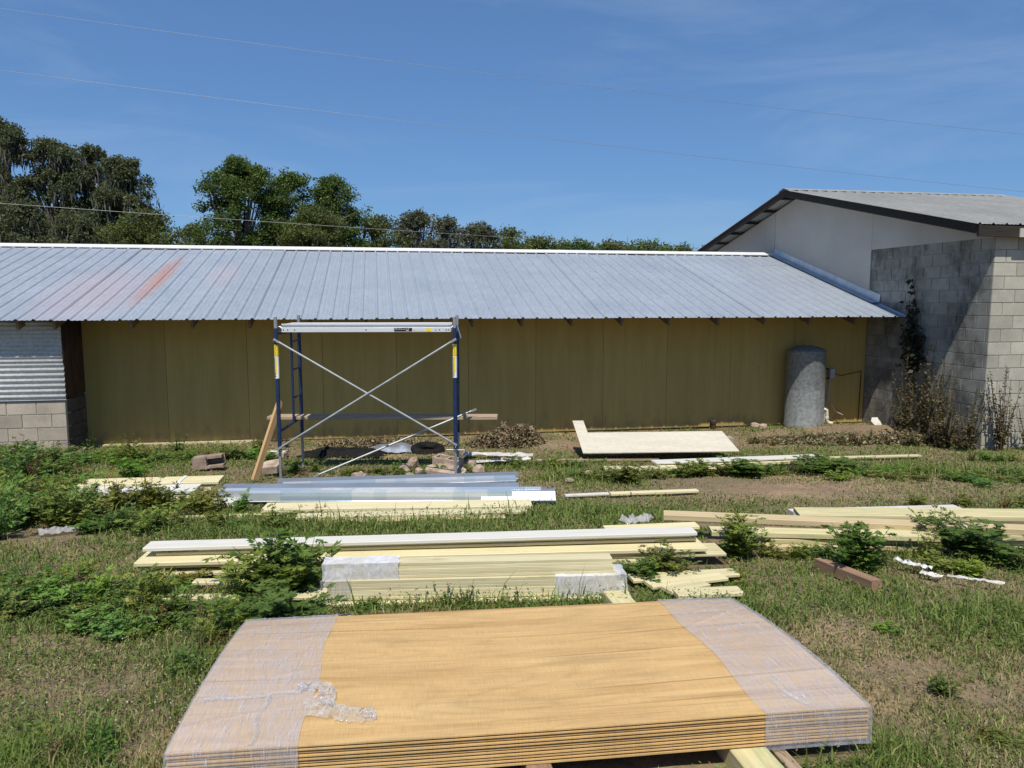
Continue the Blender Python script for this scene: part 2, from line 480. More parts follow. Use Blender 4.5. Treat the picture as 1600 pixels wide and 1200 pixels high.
MATS['tank'] = simple('spangled_galvanised_tank', (0.15, 0.165, 0.17), (0.34, 0.35, 0.345), 19, rough=0.62, metal=0.2, bump=0.06, rand=0, fine=48, lo=0.3, hi=0.72)
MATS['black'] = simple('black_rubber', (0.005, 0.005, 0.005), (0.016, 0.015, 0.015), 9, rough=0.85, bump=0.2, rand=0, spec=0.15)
MATS['pvc'] = simple('dirty_white_pipe', (0.50, 0.47, 0.40), (0.72, 0.70, 0.65), 12, rough=0.5, bump=0.05, rand=0)
MATS['greybox'] = simple('grey_plastic_box', (0.36, 0.37, 0.38), (0.46, 0.47, 0.48), 9, rough=0.5, bump=0.03, rand=0)
MATS['white_scrap'] = simple('dirty_white_scrap', (0.44, 0.41, 0.37), (0.64, 0.62, 0.59), 5, rough=0.6, bump=0.2, rand=0.05)
MATS['sheet'] = simple('pale_primed_sheet', (0.55, 0.505, 0.40), (0.63, 0.585, 0.48), 1.6, stretch=(0.6, 3, 1), rough=0.6, bump=0.06, rand=0, fine=30)
MATS['yellow'] = simple('yellow_sticker', (0.70, 0.52, 0.02), (0.78, 0.60, 0.05), 9, rough=0.5, bump=0, rand=0)
MATS['white'] = simple('white_sticker', (0.74, 0.74, 0.74), (0.8, 0.8, 0.8), 9, rough=0.5, bump=0, rand=0)
MATS['ink'] = simple('black_ink', (0.01, 0.01, 0.01), (0.015, 0.015, 0.015), 9, rough=0.5, bump=0, rand=0)
MATS['wire'] = simple('bare_aluminium_wire', (0.20, 0.205, 0.21), (0.27, 0.27, 0.28), 9, rough=0.5, metal=0.2, bump=0, rand=0)
MATS['bark'] = simple('grey_bark', (0.07, 0.058, 0.045), (0.17, 0.15, 0.125), 5, stretch=(4, 4, 1), rough=0.95, bump=0.5, bd=0.03, rand=0.1)
MATS['strap'] = simple('white_strap', (0.70, 0.70, 0.70), (0.80, 0.80, 0.80), 9, rough=0.35, bump=0, rand=0)

def m_leaf(name, trans=0.35, rough=0.55):
    t = NT(name)
    a = t.new('ShaderNodeAttribute', attribute_name='Col')
    t.base(a.outputs['Color'])
    tl = t.new('ShaderNodeBsdfTranslucent'); t.L(a.outputs['Color'], tl.inputs['Color'])
    mx = t.new('ShaderNodeMixShader', Fac=trans)
    t.L(t.b.outputs[0], mx.inputs[1]); t.L(tl.outputs[0], mx.inputs[2]); t.L(mx.outputs[0], t.out.inputs['Surface'])
    return t.done(rough, 0, 0.3)
MATS['leaf'] = m_leaf('foliage', 0.42)
MATS['dry'] = m_leaf('dry_litter', 0.12, 0.8)

def m_soil():
    t = NT('soil')
    v = t.coord('World', (1, 1, 1))
    n = t.noise(v, 0.55, 6, 0.6)
    c = t.ramp(n, [(0.32, (0.125, 0.095, 0.055)), (0.5, (0.215, 0.152, 0.094)), (0.68, (0.33, 0.23, 0.142))])
    g = t.noise(v, 1.1, 5, 0.65)
    c = t.mix(t.ramp(g, [(0.46, 0.0), (0.6, 0.6)]), c, (0.075, 0.085, 0.03))
    sd = t.noise(v, 0.9, 4, 0.6, 0.5)
    c = t.mix(t.ramp(sd, [(0.56, 0.0), (0.66, 0.85)]), c, (0.33, 0.225, 0.13))
    f = t.noise(v, 26, 5, 0.7)
    c = t.mix(0.7, c, t.ramp(f, [(0.3, 0.55), (0.68, 1.3)]), 'MULTIPLY')
    t.base(c)
    t.bump(t.noise(v, 18, 6, 0.7), 0.7, 0.03)
    return t.done(0.97)
MATS['soil'] = m_soil()

# ------------------------------------------------------------------ ground
def axis(lo, hi, step, far):
    a = list(np.arange(lo, hi + 1e-6, step))
    d = step * 3
    b = []; x = hi
    while x < far: x += d; d *= 1.35; b.append(x)
    c = []; x = lo; d = step * 3
    while x > -far: x -= d; d *= 1.35; c.append(x)
    return np.array(c[::-1] + a + b)
gx = axis(-13, 13, 0.16, 900); gy = axis(-2, 18, 0.16, 900)
GX, GY = np.meshgrid(gx, gy)
def bumpz(X, Y):
    return (fnoise(X * 0.9 + 40, Y * 0.9 + 40) - 0.5) * 0.05 + (vnoise(X * 3.1 + 5, Y * 3.1 + 8) - 0.5) * 0.018
# small spoil heaps along the foot of the wall
HEAPS = [(G(1320, 676), 0.75, 0.14), (G(1400, 676), 0.6, 0.10), (G(870, 696), 0.55, 0.10), (G(1215, 676), 0.5, 0.06)]
def heapz(X, Y):
    z = np.zeros_like(X)
    for p, r, h_ in HEAPS:
        z += h_ * np.exp(-((X - p.x) ** 2 + ((Y - p.y) * 1.6) ** 2) / (r * r))
    return z
GZ = ghn(GY) + bumpz(GX, GY) * (np.abs(GX) < 40) + heapz(GX, GY) - 0.012
nx = len(gx); ny = len(gy)
idx = np.arange(nx * ny).reshape(ny, nx)
Q = np.stack([idx[:-1, :-1], idx[:-1, 1:], idx[1:, 1:], idx[1:, :-1]], -1).reshape(-1, 4)
gme = fast_mesh('ground', np.stack([GX, GY, GZ], -1).reshape(-1, 3), Q, None, MATS['soil'], None, True)
tag(link('ground', gme), kind='structure')
def gz(x, y):
    X = np.array([x], float); Y = np.array([y], float)
    return float((ghn(Y) + bumpz(X, Y) + heapz(X, Y) - 0.012)[0])

# ------------------------------------------------------------------ buildings: shared local frame (x right along the wall, y away, z up)
A = on_z(1347, 660, 0.0); A.z = 0
TH = R(10.27)
def B2W(x, y, z=0.0):
    c, s = math.cos(TH), math.sin(TH)
    return Vector((A.x + c * x - s * y, A.y + s * x + c * y, z))
def W2B(p):
    c, s = math.cos(TH), math.sin(TH); dx = p.x - A.x; dy = p.y - A.y
    return Vector((c * dx + s * dy, -s * dx + c * dy, p.z))
def wall_pt(u, v, yl=0.0):
    """pixel -> point on the vertical plane y=yl of the building frame"""
    r = ray(u, v); c, s = math.cos(TH), math.sin(TH)
    # local y of cam + k*r
    ca = -s * (0 - A.x) + c * (0 - A.y); ra = -s * r.x + c * r.y
    k = (yl - ca) / ra
    return W2B(Vector((0, 0, CAMH)) + r * k)

EAVE_Y, EAVE_Z, RIDGE_Y, RIDGE_Z = -1.1, 2.05, 3.45, 3.39
SL = (RIDGE_Z - EAVE_Z) / (RIDGE_Y - EAVE_Y)
def roof_pt(u, v):
    r = ray(u, v); o = Vector((0, 0, CAMH)); lo, hi = 5.0, 40.0
    f = lambda k: (lambda p: p.z - (EAVE_Z + SL * (p.y - EAVE_Y)))(W2B(o + r * k))
    for _ in range(60):
        m = (lo + hi) / 2
        if f(m) > 0: lo = m
        else: hi = m
    return o + r * lo
up_slope = B2W(0, 1, SL) - B2W(0, 0, 0)
MATS['roof'] = m_roof('galvalume_roof', (0.40, 0.445, 0.495), (0.47, 0.51, 0.555), [
    (roof_pt(248, 436), up_slope, 1.9, 0.20, (0.62, 0.30, 0.20), 0.75),
    (roof_pt(150, 455), up_slope, 2.0, 0.9, (0.62, 0.50, 0.50), 0.55),
    (roof_pt(350, 430), up_slope, 1.0, 0.35, (0.62, 0.52, 0.50), 0.4)])
MATS['roof_old'] = m_roof('weathered_grey_roof', (0.27, 0.27, 0.26), (0.34, 0.34, 0.32), None, 0.25, 0.6)

def rib_profile(width, pitch=0.2286, hgt=0.022):
    pr = []
    n = round(width / pitch)
    for i in range(n):
        x = i * pitch
        for dx, z in ((0, 0), (0.018, hgt), (0.040, hgt), (0.058, 0), (0.10, 0), (0.106, 0.004), (0.122, 0.004), (0.128, 0), (0.164, 0), (0.17, 0.004), (0.186, 0.004), (0.192, 0)):
            pr.append((x + dx, z))
    pr += [(n * pitch, 0), (n * pitch + 0.018, hgt + 0.001), (n * pitch + 0.040, hgt + 0.001), (n * pitch + 0.058, 0.001)]
    return pr

shed = empty('long_shed', A, TH)
tag(shed, 'long low shed with ochre siding and ribbed blue-grey metal roof', 'shed')
SW = 0.9144
pr = rib_profile(SW)
m = MB(); L_ = RIDGE_Y - EAVE_Y
m.sheet([(x, 0, z) for x, z in pr], (0, L_, SL * L_))
roof_me = m.mesh('roof_sheet', MATS['roof'])
LEFT_X = -19.2
nsh = 21
jit = np.random.default_rng(3).normal(0, 1, (64, 3))
for i in range(nsh):
    x = -0.05 - (i + 1) * SW
    o = link('roof_sheet', roof_me, shed, (x, EAVE_Y + jit[i, 0] * 0.006, EAVE_Z + 0.002 * math.sin(i * 1.7) + (0.0015 if i % 2 else 0)))
    o.rotation_euler = (jit[i, 1] * 0.0008, 0, jit[i, 2] * 0.0006)
# rear slope, ridge cap, rake flashing against the gable
m = MB(); m.sheet([(x, 0, z) for x, z in rib_profile(SW * 21)], (0, -4.0, SL * 4.0))
o = m.build('rear_roof_slope', MATS['roof'], shed, (-0.05 - 21 * SW, RIDGE_Y + 4.0, RIDGE_Z - SL * 4.0))
m = MB()
for (xa, xb) in [(-19.3, -13), (-13, -8.6), (-8.6, -4.2), (-4.2, -0.02)]:
    z = RIDGE_Z + 0.045
    m.prism([(xa + 0.004, RIDGE_Y - 0.17, z - 0.17 * SL - 0.016), (xa + 0.004, RIDGE_Y - 0.17, z - 0.17 * SL), (xa + 0.004, RIDGE_Y, z + 0.012), (xa + 0.004, RIDGE_Y + 0.17, z - 0.17 * SL), (xa + 0.004, RIDGE_Y + 0.17, z - 0.17 * SL - 0.016), (xa + 0.004, RIDGE_Y, z - 0.004)], (xb - xa, 0, 0))
m.build('ridge_cap', MATS['white_flash'], shed)
m = MB()
yl = EAVE_Y + 0.75
m.sheet([(-0.012, yl, EAVE_Z + SL * (yl - EAVE_Y) + 0.17), (-0.03, yl, EAVE_Z + SL * (yl - EAVE_Y) + 0.03), (-0.2, yl, EAVE_Z + SL * (yl - EAVE_Y) + 0.028)], (0, RIDGE_Y - yl, SL * (RIDGE_Y - yl)))
solid(m.build('rake_flashing', MATS['galv'], shed), 0.003)
# rafters
raf_px = [28, 85, 205, 300, 390, 483, 572, 660, 738, 815, 893, 972, 1045, 1122, 1195, 1265, 1335]
xs = [wall_pt(p, 505, EAVE_Y + 0.12).x for p in raf_px]
m = MB()
y0, y1 = EAVE_Y + 0.1, 0.6
zt = lambda y: EAVE_Z + SL * (y - EAVE_Y) - 0.03
m.prism([(-0.019, y0, zt(y0) - 0.09), (-0.019, y0 + 0.02, zt(y0) - 0.13), (-0.019, y1, zt(y1) - 0.13), (-0.019, y1, zt(y1)), (-0.019, y0, zt(y0))], (0.038, 0, 0))
raf_me = m.mesh('rafter', MATS['rafter'])
for x in xs: link('rafter', raf_me, shed, (x, 0, 0))
m = MB()
for y in (EAVE_Y + 0.2, -0.3, 0.5, 1.5, 2.5):
    m.box(-19, -0.06, y, y + 0.09, zt(y) - 0.012, zt(y) + 0.024)
m.build('purlin', MATS['rafter'], shed)
# siding panels with grooves
joints = sorted([wall_pt(p, 600).x for p in (261, 388, 505, 620, 732, 837, 942, 1041, 1140, 1238)] + [wall_pt(133, 600).x, -0.012])
for a, b in zip(joints[:-1], joints[1:]):
    w = b - a - 0.005
    m = MB(); prf = [(0, 0.0)]
    n = max(1, round(w / 0.203))
    for k in range(1, n):
        c = w * k / n
        prf += [(c - 0.004, 0), (c - 0.002, 0.0016), (c + 0.002, 0.0016), (c + 0.004, 0)]
    prf += [(w, 0)]
    zt_ = EAVE_Z + SL * (0 - EAVE_Y) - 0.02
    loop = [(x, y, 0.02) for x, y in prf] + [(w, 0.014, 0.02), (0, 0.014, 0.02)]
    m.prism(loop, (0, 0, zt_ - 0.02))
    o = m.build('siding_panel', MATS['siding'], shed, (a + 0.0025, -0.012 + 0.002 * random.random(), 0))
m = MB(); m.box(joints[0], -0.02, 0.004, 0.09, 0.0, EAVE_Z + SL * (0 - EAVE_Y) - 0.03)
m.build('wall_frame', MATS['rafter'], shed)
xa, xb = wall_pt(140, 690).x, wall_pt(402, 690).x
m = MB(); m.box(xa, xb, -0.075, -0.016, -0.03, 0.045); m.build('base_strip', MATS['siding_cream'], shed)

# left block bay of the shed
LX = joints[0] + 0.004
FY = -0.80
bl = MB()
def block_mesh(w, h_, d, mat, name='block', c=0.0035):
    m = MB()
    m.add([(0, c, 0), (w, c, 0), (w, c, h_), (0, c, h_), (c, 0, c), (w - c, 0, c), (w - c, 0, h_ - c), (c, 0, h_ - c), (0, d, 0), (w, d, 0), (w, d, h_), (0, d, h_)],
          [(4, 5, 6, 7), (0, 1, 5, 4), (1, 2, 6, 5), (2, 3, 7, 6), (3, 0, 4, 7), (1, 9, 10, 2), (8, 0, 3, 11), (3, 2, 10, 11), (0, 8, 9, 1), (9, 8, 11, 10)])
    return m.mesh(name, mat)
def lay_blocks(parent, length, rows, mat, half_end_even=True, j=0.010, bw=0.40, bh=0.20, z0=0.0, skip=None, flip=False):
    """courses of blocks along local +x, faces toward local -y; running bond"""
    cache = {}
    rr = random.Random(int(length * 100) + rows)
    for r in range(rows):
        x = 0.0; off = (r % 2 == (0 if half_end_even else 1))
        first = bw / 2 if off else bw
        while x < length - 0.03:
            w = min(first, length - x)
            first = bw
            key = round(w, 3)
            if key not in cache: cache[key] = block_mesh(w - j, bh - j, 0.05, mat)
            if not (skip and skip(x, r)):
                o = link('block', cache[key], parent, (x + j / 2, rr.uniform(-0.0012, 0.0012), z0 + r * bh + j / 2))
            x += w
bw_front = MB().box(-19.0, LX - 0.004, FY + 0.012, FY + 0.19, -0.05, 0.86).build('front_block_wall', MATS['mortar_light'], shed)
hold = bw_front
lay = empty('tmp'); bpy.data.objects.remove(lay)
def lay_on(part, x0, y0, rot, length, rows, mat, **kw):
    before = set(part.children)
    lay_blocks(part, length, rows, mat, **kw)
    c, s = math.cos(rot), math.sin(rot)
    for o in part.children:
        if o in before: continue
        lx, ly, lz = o.location
        o.location = (x0 + c * lx - s * ly, y0 + s * lx + c * ly, lz); o.rotation_euler = (0, 0, rot)
# front courses are laid from the corner leftwards (mirrored start keeps the corner neat)
lay_on(bw_front, LX - 3.2, FY, 0, 3.2, 4, MATS['block_tan'], z0=0.06)
side = MB().box(LX - 0.19, LX - 0.012, FY + 0.2, -0.03, -0.05, 0.94).build('side_block_wall', MATS['rusty'], shed)
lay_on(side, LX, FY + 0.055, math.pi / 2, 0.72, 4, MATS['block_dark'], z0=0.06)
MATS['side_block'] = MATS['block_tan']
# corrugated sheets above the blocks
def corrugated(length, z0, z1, pitch, amp):
    m = MB(); n = int((z1 - z0) / pitch * 8)
    pts = [(0, amp * math.sin(2 * math.pi * (k / 8)), z0 + (z1 - z0) * k / n) for k in range(n + 1)]
    m.sheet(pts, (length, 0, 0)); return m
o = corrugated(5.0, 1.34, 2.04, 0.062, 0.008).build('corrugated_sheet', MATS['corr'], shed, (LX - 5.0, FY - 0.0, 0), smooth=True); solid(o, 0.002)
o = corrugated(5.02, 0.87, 1.40, 0.078, 0.0135).build('corrugated_sheet', MATS['corr'], shed, (LX - 5.0, FY - 0.022, 0), smooth=True); solid(o, 0.002)
m = MB(); m.box(LX - 5, LX - 0.01, FY + 0.02, FY + 0.1, 0.88, 2.05); m.build('wall_frame', MATS['rafter'], shed)
# dark rusty corrugated return of the bay
m = MB(); n = 64
m.sheet([(LX + 0.006 * math.sin(2 * math.pi * k / 8), FY + 0.02 + (abs(FY) - 0.03) * k / n, 0.9) for k in range(n + 1)], (0, 0, 1.25))
solid(m.build('rusty_side_sheet', MATS['rusty'], shed, smooth=True), 0.002)

# ------------------------------------------------------------------ right block building
bb = empty('block_building', A, TH)
tag(bb, 'grey concrete block building with white gable and dark-edged metal roof', 'building')
FRY = -2.87; PKY = 2.4; BKY = 2 * PKY - FRY; TOPZ = 3.3
RS = 0.232
RT0 = TOPZ + 0.14
rz_ = lambda y: RT0 + RS * (y - FRY) if y <= PKY else RT0 + RS * (BKY - y)
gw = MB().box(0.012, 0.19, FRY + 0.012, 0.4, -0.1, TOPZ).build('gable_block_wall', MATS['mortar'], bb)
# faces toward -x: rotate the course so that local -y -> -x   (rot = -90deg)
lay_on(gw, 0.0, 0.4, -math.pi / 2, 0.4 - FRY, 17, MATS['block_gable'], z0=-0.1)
fw = MB().box(0.2, 4.5, FRY + 0.012, FRY + 0.19, -0.1, TOPZ).build('front_block_wall', MATS['mortar'], bb)
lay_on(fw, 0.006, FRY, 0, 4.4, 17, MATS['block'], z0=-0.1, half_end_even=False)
# gable panels
def panel(ya, yb, zlow):
    m = MB()
    pts = [(0, ya, zlow(ya)), (0, ya, rz_(ya) - 0.05)]
    if ya < PKY < yb: pts.append((0, PKY, rz_(PKY) - 0.05))
    pts += [(0, yb, rz_(yb) - 0.05), (0, yb, zlow(yb))]
    m.prism(pts, (0.02, 0, 0))
    return m.build('gable_panel', MATS['white_panel'], bb, (-0.018, 0, 0))
panel(FRY + 0.02, -0.03, lambda y: TOPZ - 0.02)
panel(-0.024, 3.46, lambda y: 1.9 if y > 0.41 else 2.0)
panel(3.466, BKY, lambda y: 1.9)
m = MB().box(-0.03, -0.019, 3.45, 3.49, 2.9, rz_(3.47) - 0.06).build('batten', MATS['white_panel'], bb)
MB().box(-0.014, 0.02, 0.405, BKY, -0.1, 1.9).build('lower_gable_wall', MATS['block'], bb)
MB().box(0.2, 4.5, BKY - 0.2, BKY, -0.1, TOPZ).build('rear_wall', MATS['block'], bb)
# roof
OV = 0.46; EV = 0.16
pr = rib_profile(SW)
Lf = PKY - FRY + EV
m = MB(); m.sheet([(x, 0, z) for x, z in pr], (0, Lf, RS * Lf)); rf_me = m.mesh('roof_sheet', MATS['roof_old'])
Lb = BKY - PKY + EV
m = MB(); m.sheet([(x, 0, z) for x, z in pr], (0, -Lb, RS * Lb)); rb_me = m.mesh('roof_sheet', MATS['roof_old'])
for i in range(6):
    link('roof_sheet', rf_me, bb, (-OV + i * SW, FRY - EV, RT0 - RS * EV + 0.05))
    link('roof_sheet', rb_me, bb, (-OV + i * SW, BKY + EV, RT0 - RS * EV + 0.05))
m = MB()
for i in range(6):
    xa = -OV - 0.01 + i * SW; z = rz_(PKY) + 0.075
    m.prism([(xa, PKY - 0.2, z - 0.2 * RS), (xa, PKY, z + 0.012), (xa, PKY + 0.2, z - 0.2 * RS), (xa, PKY + 0.2, z - 0.2 * RS - 0.004), (xa, PKY, z + 0.006), (xa, PKY - 0.2, z - 0.2 * RS - 0.004)], (SW - 0.012, 0, 0))
m.build('ridge_cap', MATS['roof_old'], bb)
def slope_board(ya, yb, x0, x1, top, dep, name, mat):
    m = MB()
    za, zb = rz_(ya) if ya >= FRY else RT0 - RS * (FRY - ya), rz_(yb) if yb <= BKY else RT0 - RS * (yb - BKY)
    m.prism([(x0, ya, za + top - dep), (x0, ya, za + top), (x0, yb, zb + top), (x0, yb, zb + top - dep)], (x1 - x0, 0, 0))
    return m.build(name, mat, bb)
slope_board(FRY - EV, PKY - 0.003, -OV + 0.02, -OV + 0.06, 0.045, 0.145, 'barge_board', MATS['dark_wood'])
slope_board(PKY + 0.003, BKY + EV, -OV + 0.02, -OV + 0.06, 0.045, 0.13, 'barge_board', MATS['dark_wood'])
for k, y in enumerate([FRY + 0.3, FRY + 1.2, FRY + 2.1, FRY + 3.0, FRY + 3.9, PKY - 0.3, PKY + 0.35, PKY + 1.15, PKY + 1.95, PKY + 2.75, PKY + 3.55, PKY + 4.35, BKY - 0.1]):
    MB().box(-OV + 0.063, 4.4, y, y + 0.10, rz_(y) - 0.02, rz_(y) + 0.018).build('purlin', MATS['dark_wood'], bb)
MB().cbox(-OV + 0.02, 4.4, FRY - EV + 0.003, FRY - EV + 0.04, RT0 - RS * EV - 0.13, RT0 - RS * EV + 0.03, 0.003).build('eave_fascia', MATS['dark_wood'], bb)
MB().box(-OV + 0.25, 4.4, FRY - EV + 0.045, FRY - 0.004, RT0 - 0.15, RT0 - 0.13).build('soffit', MATS['dark_wood'], bb)
p = wall_pt(1598, 350, FRY - EV)
MB().box(p.x - 0.05, p.x + 0.9, FRY - EV - 0.02, FRY - EV - 0.001, RT0 - 0.17, RT0 - 0.04).build('fascia_patch', MATS['white_panel'], bb)

# ------------------------------------------------------------------ scaffold
fl = G(439, 748); fr = G(712, 742)
sx = Vector((fr.x - fl.x, fr.y - fl.y, 0)); SCL = sx.length
SA = math.atan2(sx.y, sx.x) * 0.35            # nearly square to the view
scaf = empty('scaffold', (fl.x, fl.y, gz(fl.x, fl.y)), SA)
tag(scaf, 'blue steel scaffold with silver cross braces on screw jacks', 'scaffold')
SZ = scaf.location.z
rl = G(482, 724)
DEP = 1.12
Z0, Z1 = 0.36, 1.80                            # bottom and top of blue frame above scaffold base
c_, s_ = math.cos(SA), math.sin(SA)
def s2w(x, y): return (scaf.location.x + c_ * x - s_ * y, scaf.location.y + s_ * x + c_ * y)
def end_frame(x, name):
    m = MB()
    for y in (0, DEP):
        m.tube([(x, y, Z0), (x, y, Z1)], 0.024, 12)
    m.tube([(x, 0.02, Z1 - 0.06), (x, DEP - 0.02, Z1 - 0.06)], 0.021, 10)
    m.tube([(x, 0.02, Z0 + 0.22), (x, DEP - 0.02, Z0 + 0.22)], 0.017, 8)
    fr_ = m.build(name, MATS['blue_paint'], scaf, smooth=True)
    m = MB()
    yl_ = DEP - 0.42
    m.tube([(x, yl_, Z0 + 0.22), (x, yl_, Z1 - 0.06)], 0.016, 8); m.build('ladder_rail', MATS['blue_paint'], fr_, smooth=True)
    for z in (0.47, 0.83, 1.19):
        MB().tube([(x, yl_, Z0 + z + 0.06), (x, DEP - 0.01, Z0 + z + 0.06)], 0.013, 8).build('rung', MATS['blue_paint'], fr_, smooth=True)
    for y in (0, DEP):
        MB().tube([(x, y, Z1), (x, y, Z1 + 0.13)], 0.020, 10).build('coupling_pin', MATS['galv_dull'], fr_, smooth=True)
        gx_, gy_ = s2w(x, y)
        zb = gz(gx_, gy_) - SZ
        m = MB().tube([(x, y, zb + 0.006), (x, y, Z0 + 0.02)], 0.0175, 10)
        m.tube([(x, y, Z0 - 0.015), (x, y, Z0 + 0.002)], 0.03, 10)
        m.tube([(x - 0.11, y - 0.01, Z0 - 0.01), (x + 0.11, y + 0.01, Z0 - 0.02)], 0.008, 6)
        m.box(x - 0.06, x + 0.06, y - 0.06, y + 0.06, zb - 0.006, zb + 0.006)
        m.build('screw_jack', MATS['galv_dull'], fr_, smooth=True)
    # sticker on the front post: yellow strip over white
    def wrap(z0, z1, mat, nm, r=0.0248):
        mm = MB(); pts = []
        for k in range(9):
            t = math.pi * (1.0 + k / 8.0)
            pts.append((x + r * math.cos(t), r * math.sin(t), z0))
        mm.sheet(pts, (0, 0, z1 - z0)); return mm.build(nm, mat, fr_, smooth=True)
    wrap(Z1 - 0.32, Z1 - 0.19, MATS['yellow'], 'warning_sticker')
    wrap(Z1 - 0.585, Z1 - 0.325, MATS['white'], 'warning_sticker')
    mm = MB()
    for k in range(5):
        mm.box(x - 0.004, x - 0.0005, -0.0262, -0.0256, Z1 - 0.31 + k * 0.022, Z1 - 0.295 + k * 0.022)
    for k in range(9):
        mm.box(x - 0.017, x - 0.006, -0.0252, -0.0222, Z1 - 0.57 + k * 0.026, Z1 - 0.553 + k * 0.026)
    mm.build('sticker_print', MATS['ink'], fr_)
    mm = MB().box(x - 0.012, x + 0.006, -0.0259, -0.0251, Z1 - 0.52, Z1 - 0.33); mm.build('yellow_label', MATS['yellow'], fr_)
    for z in (Z1 - 0.135, Z0 + 0.03):
        MB().tube([(x, -0.02, z), (x, -0.06, z)], 0.008, 8).build('brace_pin', MATS['galv_dull'], fr_)
    return fr_
end_frame(0, 'end_frame'); end_frame(SCL, 'end_frame')
def brace(p, q, name='cross_brace', parent=scaf):
    m = MB(); p = Vector(p); q = Vector(q); d = (q - p).normalized()
    m.tube([p + d * 0.05, q - d * 0.05], 0.0125, 10)
    for e, s in ((p, 1), (q, -1)):
        a = e + d * (0.11 * s)
        side = Vector((0, 0.004, 0)); w = d.cross(Vector((0, 1, 0))).normalized() * 0.017
        m.prism([e - w * 0.8 - side - d * 0.02 * s, e + w * 0.8 - side - d * 0.02 * s, a + w * 0.7 - side, a - w * 0.7 - side], (0, 0.008, 0))
    return m.build(name, MATS['galv_dull'], parent, smooth=True)
brace((0, -0.045, Z1 - 0.135), (SCL, -0.045, Z0 + 0.06))
brace((0, -0.058, Z0 + 0.03), (SCL, -0.058, Z1 - 0.135))
# loose cross brace leaning from the ground to the end of the wooden plank
pa = G(492, 746); pb = on_y(742, 640, fl.y + 0.72)
lb = empty('loose_brace', pa)
tag(lb, 'loose silver brace slanting from the grass up to the grey plank', 'brace')
brace((0, 0, 0.015), pb - pa, 'brace_tube', lb)
# aluminium deck on top
deck = empty('aluminium_deck', (scaf.location.x, scaf.location.y, SZ), SA)
tag(deck, 'bright aluminium scaffold plank laid across the top of the blue frames', 'plank')
DZ = Z1 - 0.035
yA, yB = 0.03, 0.51
def rail(y, s):
    m = MB()
    x0, x1 = 0.06, SCL - 0.045
    pro = [(0, 0.0), (0, 0.048), (0.012 * s, 0.052), (0.012 * s, 0.078), (-0.004 * s, 0.082), (-0.004 * s, 0.098), (0.03 * s, 0.098), (0.03 * s, 0.0)]
    m.prism([(x0, y + a, DZ - 0.012 + b) for a, b in pro], (x1 - x0, 0, 0)); return m
rail(yA, 1).build('side_rail', MATS['alu'], deck); rail(yB, -1).build('side_rail', MATS['alu'], deck)
for k in range(4):
    w = (yB - yA - 0.07) / 4
    MB().cbox(0.055, SCL - 0.04, yA + 0.035 + k * w + 0.002, yA + 0.035 + (k + 1) * w - 0.002, DZ + 0.062, DZ + 0.082, 0.002).build('deck_board', MATS['alu'], deck)
for x, s in ((0.06, -1), (SCL - 0.045, 1)):
    for y in (yA + 0.02, yB - 0.02):
        m = MB(); pts = [(x - 0.06 * s, y, DZ + 0.02), (x, y, DZ + 0.03), (x + 0.02 * s, y, DZ + 0.05), (x + 0.05 * s, y, DZ + 0.045)]
        m.tube(pts, 0.013, 8); m.build('hook', MATS['galv'], deck, smooth=True)
x = wall_pt(600, 600).x
k0 = SCL * (614 - 437) / (706 - 437)
lab = MB().box(k0, k0 + 0.21, yA - 0.0035, yA - 0.001, DZ - 0.004, DZ + 0.036).build('brand_sticker', MATS['ink'], deck)
m = MB(); xx = k0 + 0.018
for k, (w, h_) in enumerate([(0.018, 0.017), (0.012, 0.011), (0.013, 0.012), (0.010, 0.010), (0.013, 0.012), (0.011, 0.010), (0.012, 0.012), (0.012, 0.018)]):
    m.box(xx, xx + w * 0.25, yA - 0.0055, yA - 0.004, DZ + 0.014, DZ + 0.014 + h_)
    m.box(xx + w * 0.25, xx + w * 0.8, yA - 0.0055, yA - 0.004, DZ + 0.012 + h_ * 0.6, DZ + 0.014 + h_ * 0.8)
    xx += w + 0.008
m.add([(k0 + 0.13, yA - 0.005, DZ + 0.0), (k0 + 0.165, yA - 0.005, DZ + 0.0), (k0 + 0.172, yA - 0.005, DZ + 0.011)], [(0, 1, 2)])
m.build('sticker_print', MATS['white'], lab)
MB().box(k0 + 0.37, k0 + 0.43, yA - 0.003, yA - 0.001, DZ - 0.004, DZ + 0.032).build('yellow_sticker', MATS['yellow'], deck)
MB().box(k0 + 0.215, k0 + 0.36, yA - 0.003, yA - 0.001, DZ + 0.0, DZ + 0.022).build('pale_sticker', MATS['white_scrap'], deck)
MB().box(k0 + 0.47, k0 + 0.50, yA - 0.003, yA - 0.001, DZ + 0.004, DZ + 0.026).build('grey_sticker', MATS['greybox'], deck)
m = MB()
for xx in (0.08, 0.13, 0.21, SCL * 0.5, SCL - 0.18, SCL - 0.1, SCL - 0.07):
    m.tube([(xx, yA - 0.004, DZ + 0.014), (xx, yA + 0.002, DZ + 0.014)], 0.007, 8)
m.build('rivet', MATS['ink'], deck)
# thin bent flashing hook at right post
m = MB(); m.tube([(SCL + 0.03, 0.02, Z1 + 0.04), (SCL + 0.045, 0.0, Z1 - 0.02), (SCL + 0.075, -0.01, Z1 - 0.12)], 0.006, 6)
tag(m.build('wire_hook', MATS['galv'], None, (scaf.location.x, scaf.location.y, SZ), (0, 0, SA)), 'thin bent silver wire hanging at the top of the right blue post', 'wire')
